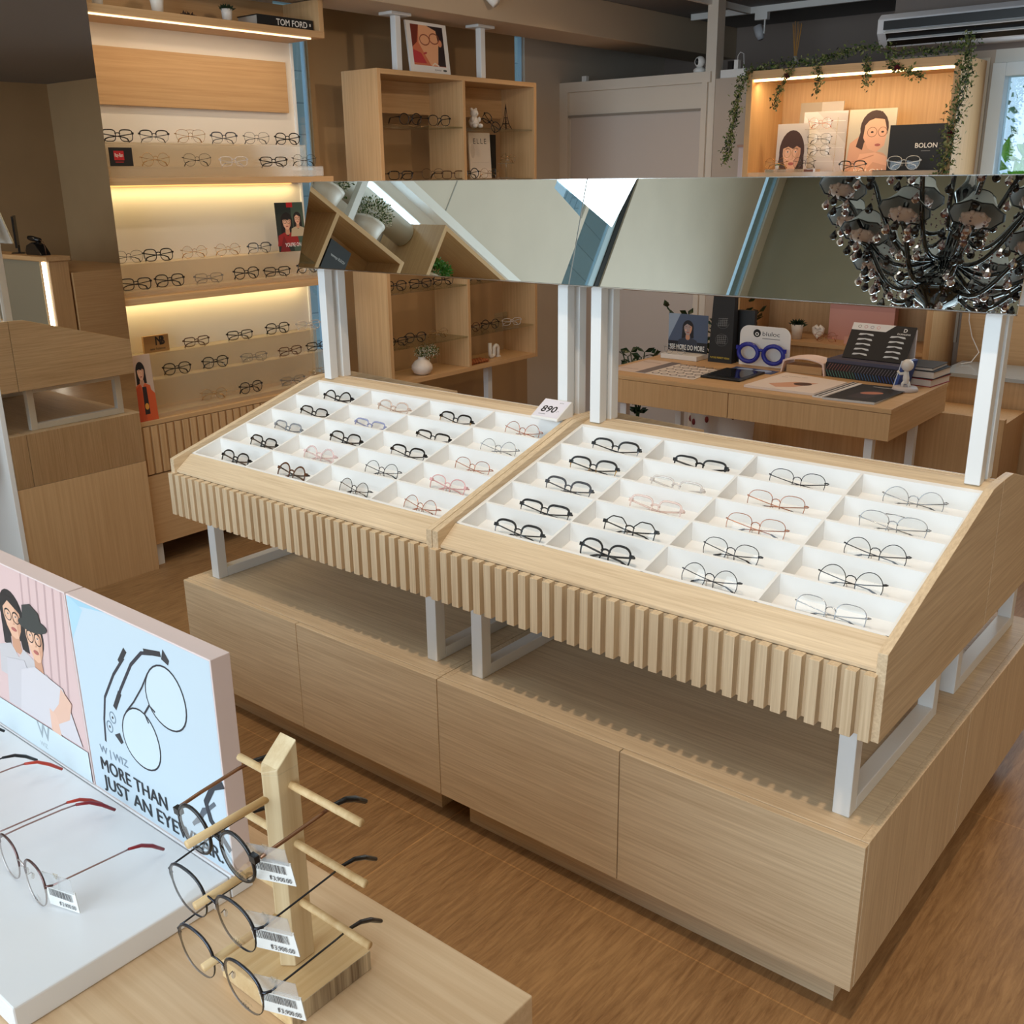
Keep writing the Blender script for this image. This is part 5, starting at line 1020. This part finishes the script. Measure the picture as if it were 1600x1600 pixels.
m = MB(); m.prism([(-.16, 0), (.14, 0), (.15, .04), (.12, .09), (.02, .12), (-.06, .10), (-.14, .03)], -.05, .05, blackp, 'Y'); m.build('cradle', t, world=False, bevel=.006)
m = MB(); m.tube([(-.07, 0, .14), (.10, 0, .155), (.14, 0, .16)], [.022, .026, .02], blackp, 10); m.box((-.03, -.012, .10), (.0, .012, .14), blackp); m.build('handle', t, world=False)
MB().tube([(-.07, 0, .14), (-.13, 0, .13), (-.155, 0, .07), (-.16, 0, .01)], .004, mat('brown_cord', (96, 62, 40), .6), 6).build('cord', t, world=False)

# ================================================================== OUTSIDE THE RIGHT WINDOW
def shrub(name, label, c, R, n, m_, lsz, sq=(1, 1, 1), grp=None):
    t = thing(name, label, 'tree', (c[0], c[1], 0), 0, grp); m = MB()
    for i in range(n):
        d = Vector((random.gauss(0, 1), random.gauss(0, 1), random.gauss(0, 1))).normalized(); r = R*random.uniform(.5, 1)**.4
        m.leaf((c[0]+d.x*r*sq[0], c[1]+d.y*r*sq[1], c[2]+d.z*r*sq[2]), d+Vector((random.uniform(-.7, .7), random.uniform(-.9, .3), random.uniform(-.5, .7))), lsz*random.uniform(.6, 1.3), m_, .6)
    m.build('crown', t); MB().tube([(c[0], c[1], 0), (c[0]+.05, c[1], c[2])], .05, mat('bark', (90, 76, 60), .9)).build('trunk', t)
shrub('shrub', 'bright green large-leaved shrub outside the right window', (-.15, 7.6, 1.15), .9, 900, mat('lime_leaf', (150, 206, 70), .5, noise=.3, nscale=20), .16)
shrub('tree', 'grey-green tree beyond the shrub outside the right window', (-.6, 11.0, 2.4), 2.4, 4200, mat('grey_green_leaf', (120, 150, 116), .6, noise=.4, nscale=4), .14, (1.3, .8, 1.1))
m = MB()
for dz_ in (0, .05, .09): m.tube([(-3, 8.4, 2.62+dz_), (1, 8.4, 2.60+dz_), (5, 8.4, 2.64+dz_)], .018, blackp, 6)
single(m, 'power_cables', 'bundle of dark overhead cables outside the right window', 'cable', (0, 8.4, 2.62))
struct(MB().box((-12, YB+.5, -.3), (14, 30, -.12), mat('outside_ground', (120, 126, 104), .9)), 'ground')

# ================================================================== CHANDELIER (above and behind the viewer, seen in the right mirror)
cx0, cy0, cz0 = .05, -2.2, 3.0
t = thing('chandelier', 'black glass chandelier with smoky pink crystals reflected in the right mirror', 'chandelier', (cx0, cy0, cz0))
bg_ = mat('black_glass', (16, 18, 20), .08, coat=.5); pk = clear('pink_crystal', (196, 150, 146), .22, .03, .25, (170, 120, 116)); dkc = mat('smoky_crystal', (34, 28, 30), .06); rosem = mat('frosted_rose_glass', (196, 168, 156), .35)
shade = mat('grey_pleated_shade', (150, 152, 152), .8); trimb = mat('shade_trim_black', (12, 12, 12), .6); gem = mat('bead_plum', (74, 44, 48), .15)
MB().lathe([(0, -.22), (.03, -.20), (.02, -.16), (.05, -.12), (.11, -.08), (.14, -.02), (.09, .03), (.04, .06), (.03, .10), (.06, .16), (.035, .22), (.03, .45), (.07, .52), (.03, .60), (.02, .75)], bg_, n=24).build('column', t, world=False)
MB().tube([(0, 0, .74), (0, 0, 2.98)], .012, bg_).build('rod', t, world=False)
def crystal(m, p, s, mt):
    m.lathe([(0, 0), (s*.16, -s*.25), (s*.34, -s*.62), (s*.30, -s*.82), (s*.12, -s*.97), (0, -s)], mt, p, 7, False)
def arm(parent, ang, R, z0, z1, dip, i):
    c, s_ = math.cos(ang), math.sin(ang); n = 12; P = []
    for k in range(n+1):
        u = k/n; r = .06+(R-.06)*u; z = z0*(1-u)+z1*u-dip*math.sin(PI*min(1, u*1.15))*(1-.2*u); P.append((c*r, s_*r, z))
    a_ = MB().tube(P, .0125, bg_, 8).build('arm', parent, world=False)
    e = (c*R, s_*R, z1)
    m = MB(); m.lathe([(.0, 0), (.02, .0), (.05, .012), (.062, .03), (.066, .04), (.05, .034), (.015, .02), (0, .02)], rosem, e, 12)
    for k in range(8): b_ = k*PI/4; m.ball((e[0]+.062*math.cos(b_), e[1]+.062*math.sin(b_), e[2]+.033), .014, rosem, 6)
    m.build('drip_cup', a_, world=False)
    m = MB(); m.tube([(e[0], e[1], e[2]+.02), (e[0], e[1], e[2]+.10)], .014, blackp, 10); m.build('candle_sleeve', a_, world=False)
    m = MB(); nn = 16
    vs = []; prof = [(.050, .165), (.065, .13), (.098, .085), (.125, .062)]
    for r, z in prof:
        for k in range(nn): b_ = 2*PI*k/nn; w_ = (.012*abs(math.sin(b_*4)) if z < .08 else 0); vs.append((e[0]+r*math.cos(b_), e[1]+r*math.sin(b_), e[2]+z-w_))
    fs = [(q*nn+k, q*nn+(k+1) % nn, (q+1)*nn+(k+1) % nn, (q+1)*nn+k) for q in range(3) for k in range(nn)]
    m.add(vs, fs, shade, True); m.tube(vs[3*nn:], .004, trimb, 5, True); m.tube(vs[:nn], .003, trimb, 5, True); m.build('lamp_shade', a_, world=False)
    m = MB()
    for k in range(5):
        b_ = 2*PI*k/5+.3; q = (e[0]+.058*math.cos(b_), e[1]+.058*math.sin(b_), e[2]+.02)
        for j in range(2): m.ball((q[0], q[1], q[2]-.012-.018*j), .007, gem if j else pk, 5)
        crystal(m, (q[0], q[1], q[2]-.045), .062, pk if (k+i) % 2 else dkc)
    for q_ in (4, 6, 8, 10):
        mid = P[q_]
        for j in range(4): m.ball((mid[0], mid[1], mid[2]-.02-.016*j), .006, gem if j % 2 else pk, 5)
        crystal(m, (mid[0], mid[1], mid[2]-.085), .062, dkc if (i+q_//2) % 2 else pk)
    # swag of beads to the column
    for j in range(12): u = j/11; m.ball((e[0]*(1-u)+c*.05*u, e[1]*(1-u)+s_*.05*u, (z1)*(1-u)+.35*u-.13*math.sin(PI*u)), .006, gem if j % 2 else pk, 5)
    m.build('crystal_strings', a_, world=False)
for i in range(12): arm(t, 2*PI*i/12+.1, .62, .13, .36, .17, i)
for i in range(8): arm(t, 2*PI*i/8+.3, .44, .02, .12, .15, i+1)
for i in range(6): arm(t, 2*PI*i/6+.5, .34, .30, .56, .14, i+1)
m = MB()
for i in range(18):
    a_ = i*.35*PI; r = .11
    for j in range(8): m.ball((math.cos(a_)*r*(1-j*.05), math.sin(a_)*r*(1-j*.05), -.18-.02*j), .006, gem if j % 2 else pk, 5)
    crystal(m, (math.cos(a_)*r*.6, math.sin(a_)*r*.6, -.34), .06, pk if i % 2 else dkc)
m.build('bottom_crystals', t, world=False)

# ================================================================== FOREGROUND TABLE
H = .85
t = thing('foreground_table', 'pale wooden counter table in the near left corner', 'table', (0, -1.6, 0))
MB().box((-1.4, -2.1, .80), (1.166, -1.05, H), ashX).build('tabletop', t, bevel=.002)
MB().box((-1.38, -2.08, 0), (1.14, -1.075, .7995), oakZ).build('body', t)
t = thing('white_display_platform', 'low white platform on the near wooden table', 'display platform', (.2, -1.3, H))
MB().box((-.6, -1.462, H+.0005), (.742, -1.169, H+.035), floorw).build('platform', t, bevel=.0025)
MB().box((-.6, -1.1675, H+.0005), (.742, -1.133, H+.035), floorw).build('rear_strip', t, bevel=.0015)
zp = H+.0355
pinkb = mat('pale_pink_card', (226, 206, 202), .6)
def d_mt(a):
    a.rect(0, 0, 1, 1, P_(192, 206, 216)); a.poly([(0, .9), (.09, .97), (.3, 1), (0, 1)], P_(160, 196, 214)); a.poly([(0, .78), (.12, .96), (.02, 1), (0, 1)], P_(172, 204, 222))
    # loose temples
    a.line([(.40, .815), (.30, .70), (.20, .55), (.165, .42), (.15, .30)], .005, P_(44, 42, 52)); a.line([(.42, .86), (.36, .78)], .009, P_(44, 42, 46))
    a.line([(.66, .92), (.54, .885), (.45, .80), (.34, .64), (.27, .52)], .0055, P_(44, 42, 52)); a.line([(.33, .62), (.27, .52)], .009, P_(44, 42, 46)); a.line([(.56, .90), (.68, .925)], .008, P_(44, 42, 46))
    for c in ((.22, .46), (.185, .40)): a.ring(c[0]+.02, c[1], .022, .028, .002, P_(120, 136, 150)); a.ell(c[0]+.02, c[1], .006, .007, HAIR)
    # big frame, drawn in its own tilted axes
    DK_ = P_(40, 38, 46); ca, sa = math.cos(.86), math.sin(.86)
    def q(x, y): return ((.192+x*ca-y*sa)/.345, (.184+x*sa+y*ca)/.317)
    for sg in (-1, 1):
        pts = [q(sg*(.060+.049*math.cos(b_)*(1+.10*math.sin(b_)))+0, -.004+.046*math.sin(b_)) for b_ in [2*PI*k/30 for k in range(30)]]
        a.poly(pts if sg > 0 else pts[::-1], P_(200, 213, 222)); a.line(pts, .0026, DK_, True)
        a.poly([q(sg*.106, .034), q(sg*.122, .040), q(sg*.120, .022), q(sg*.112, .020)][::sg], P_(50, 48, 52))
    a.line([q(-.055, .042), q(-.02, .039), q(.02, .039), q(.055, .042)], .0026, DK_); a.line([q(-.016, .0), q(-.012, .014), q(.012, .014), q(.016, .0)], .0035, DK_)
    a.line([(.93, .32), (.83, .22), (.76, .14)], .006, P_(90, 98, 108)); a.poly([(.88, .28), (.84, .26), (.77, .14), (.82, .18)], P_(84, 90, 100))
    a.line([(1, .44), (.93, .40), (.87, .30), (.89, .22), (.94, .18), (1, .12)], .010, P_(44, 46, 54))
    a.text('W | WIZ', .09, .225, .013, P_(130, 144, 158), 0, width=.22); [(a.text('MORE THAN', .08+q, .125, .0225, P_(30, 32, 38), 0, width=.50), a.text('JUST AN EYEWEAR.', .08+q, .03, .0225, P_(30, 32, 38), 0, width=.86)) for q in (0, .002, .004)]
def d_wz(a):
    a.rect(0, 0, 1, 1, P_(214, 182, 178)); 
    for i in range(6): x = .62+i*.07; a.poly([(x, 1), (x+.015, 1), (x-.10, .2), (x-.115, .2)], P_(188, 156, 154))
    portrait(a, .47, .72, .115, P_(30, 24, 26), P_(196, 188, 188), specs=P_(36, 30, 30), asp=.95)
    a.poly([(.28, .18), (.34, .46), (.52, .50), (.66, .18)], P_(200, 192, 194))
    portrait(a, .66, .66, .125, P_(36, 28, 26), P_(206, 198, 198), specs=P_(26, 24, 26), hat=P_(52, 54, 52), asp=.8, short=True)
    a.poly([(.40, .18), (.48, .44), (.62, .50), (.86, .46), (.96, .18)], P_(208, 200, 202)); a.poly([(.84, .46), (.92, .40), (.88, .30), (.74, .22), (.72, .28), (.80, .36)], P_(222, 178, 156)); a.poly([(.70, .30), (.76, .28), (.78, .14), (.72, .10), (.69, .18)], P_(226, 182, 160))
    a.rect(0, 0, 1, .17, P_(204, 216, 222)); a.text('W', .54, .085, .028, P_(150, 160, 166), .02); a.text('WIZ', .545, .03, .009, P_(150, 160, 166))
def standee(x0, x1, label, draw):
    t = thing('poster_box', label, 'poster', ((x0+x1)/2, -1.15, zp), 0, 'advertising boxes on the white platform')
    MB().box((x0, -1.1645, zp), (x1, -1.135, zp+.321), pinkb).build('box', t, bevel=.001)
    m = MB(); a = Art(m, (x0+.002, -1.1646, zp+.002), (x1-x0-.004, 0, 0), (0, 0, .317), .0002); draw(a); m.build('printed_front', t)
standee(.396, .749, 'pale blue advertising box with spectacle parts printed on it on the near platform', d_mt)
standee(.039, .3925, 'pink advertising box with two people printed on it at the left edge', d_wz)
# foreground spectacles
def price_tag(parent, loc, rz=0.0, tz=.3):
    g = MB(); g.box((-.021, 0, -.030), (.021, .0012, -.002), paper); a = Art(g, (-.021, 0, -.030), (.042, 0, 0), (0, 0, .028), .0002)
    x = .08
    for k in range(22): w_ = random.choice([.012, .02, .03]); a.rect(x, .48, x+w_*.8, .84, P_(90, 88, 90)); x += w_+.014
    a.text('฿3,900.00', .38, .12, .0055, P_(80, 78, 80), .01, width=.54)
    o = g.build('price_label', parent, world=False); o.location = loc; o.rotation_euler = (tz, .0, rz)
    g = MB(); g.box((-.020, -.0012, -.004), (.020, -.0004, .016), clear('clear_tag_film', (244, 244, 244), .12, .05, .12)); g.tube([(0, -.001, .012), (.003, -.001, .018), (-.003, -.001, .018)], .0006, acryl, 5, True)
    o2 = g.build('tag_film', parent, world=False); o2.location = loc; o2.rotation_euler = (tz, 0, rz); return o
def fglasses(label, grp, loc, rot, spec, sc=1.16, tagged=True):
    g = glasses(label, grp, loc, rot, sc, spec)
    b = glasses_meshes(**spec)[4]
    if tagged: price_tag(g, (.066, .012, b+.006), .35, .1)
    m = MB(); a = Art(m, (.022, -.0032, .008), (.03, 0, 0), (0, 0, .03), .0002); a.text('Wiz', .3, 0, .0045, P_(40, 40, 44), .01); m.build('lens_print', g, world=False)
    return g
fg = 'glasses on the pine stand'
g1 = S('round', (20, 20, 24), 'acetate', folded=False, temple_col=(150, 112, 88), tipcol=(18, 18, 22)); g2 = S('panto', (30, 32, 40), 'metal', folded=False, brow=True, col2=(60, 62, 70), tipcol=(18, 18, 22)); g3 = S('panto', (72, 74, 82), 'metal', folded=False, brow=True, col2=(90, 92, 98), tipcol=(40, 34, 34))
GZ = {1: 1.075, 2: .995, 3: .913}
fglasses('round black and gold glasses, topmost on the pine stand', fg, (.918, -1.287, GZ[1]-.018), (.09, 0, 0), g1)
fglasses('black browline glasses, middle of the pine stand', fg, (.922, -1.303, GZ[2]-.012), (.09, 0, 0), g2, 1.27)
fglasses('grey metal browline glasses, lowest on the pine stand', fg, (.928, -1.307, GZ[3]-.008), (.06, 0, 0), g3, 1.27)
g4 = S('panto', (112, 88, 86), 'metal', folded=False, brow=True, col2=(190, 180, 176), tipcol=(140, 30, 38), temple_col=(170, 140, 136)); g5 = S('panto', (150, 120, 116), 'metal', folded=False, tipcol=(190, 60, 40), temple_col=(170, 140, 136)); g6 = S('round', (40, 40, 44), 'metal', folded=False, tipcol=(16, 16, 18), temple_col=(60, 60, 64))
pg = 'glasses on the white platform'
fglasses('rose-brown metal glasses with red marbled tips, right-hand pair on the white platform', pg, (.552, -1.352, zp), (-.02, 0, -.06), g4, 1.18)
fglasses('metal glasses with orange-red tips, middle pair on the white platform', pg, (.386, -1.345, zp), (0, 0, -.08), g5, tagged=False)
fglasses('glasses with black tips, leftmost pair on the white platform', pg, (.197, -1.347, zp), (0, 0, -.08), g6, tagged=False)
# pine stand
t = thing('glasses_stand', 'pine glasses stand with pegs and cross bars on the near table', 'glasses stand', (.925, -1.2, H))
m = MB(); m.box((.852, -1.262, H+.0005), (.984, -1.139, H+.0275), pineY); m.build('base', t, bevel=.0015)
m = MB(); m.box((.9835, -1.261, H+.001), (.9845, -1.140, H+.027), pineEnd); m.build('end_grain', t)
m = MB(); m.prism([(.9195, -1.2245), (.934, -1.2135), (.934, -1.184), (.906, -1.184), (.906, -1.2135)], H+.028, 1.140, pineZ, 'Z')
vt = [(.9195, -1.2245, 1.143), (.934, -1.2135, 1.146), (.934, -1.184, 1.172), (.906, -1.184, 1.172), (.906, -1.2135, 1.146)]; lo = [(x, y, 1.140) for x, y, z in vt]
m.add(lo+vt, [(5, 6, 7, 8, 9)]+[(i, (i+1) % 5, 5+(i+1) % 5, 5+i) for i in range(5)], pineZ); m.build('upright', t, bevel=.001)
for z in (1.108, 1.030, .948):
    MB().tube([(.9195, -1.215, z), (.9195, -1.325, z-.002)], .0048, pineY, 12).build('peg', t)
    MB().tube([(.838, -1.196, z+.011), (1.050, -1.196, z+.011)], .0046, pineY, 12).build('cross_bar', t)
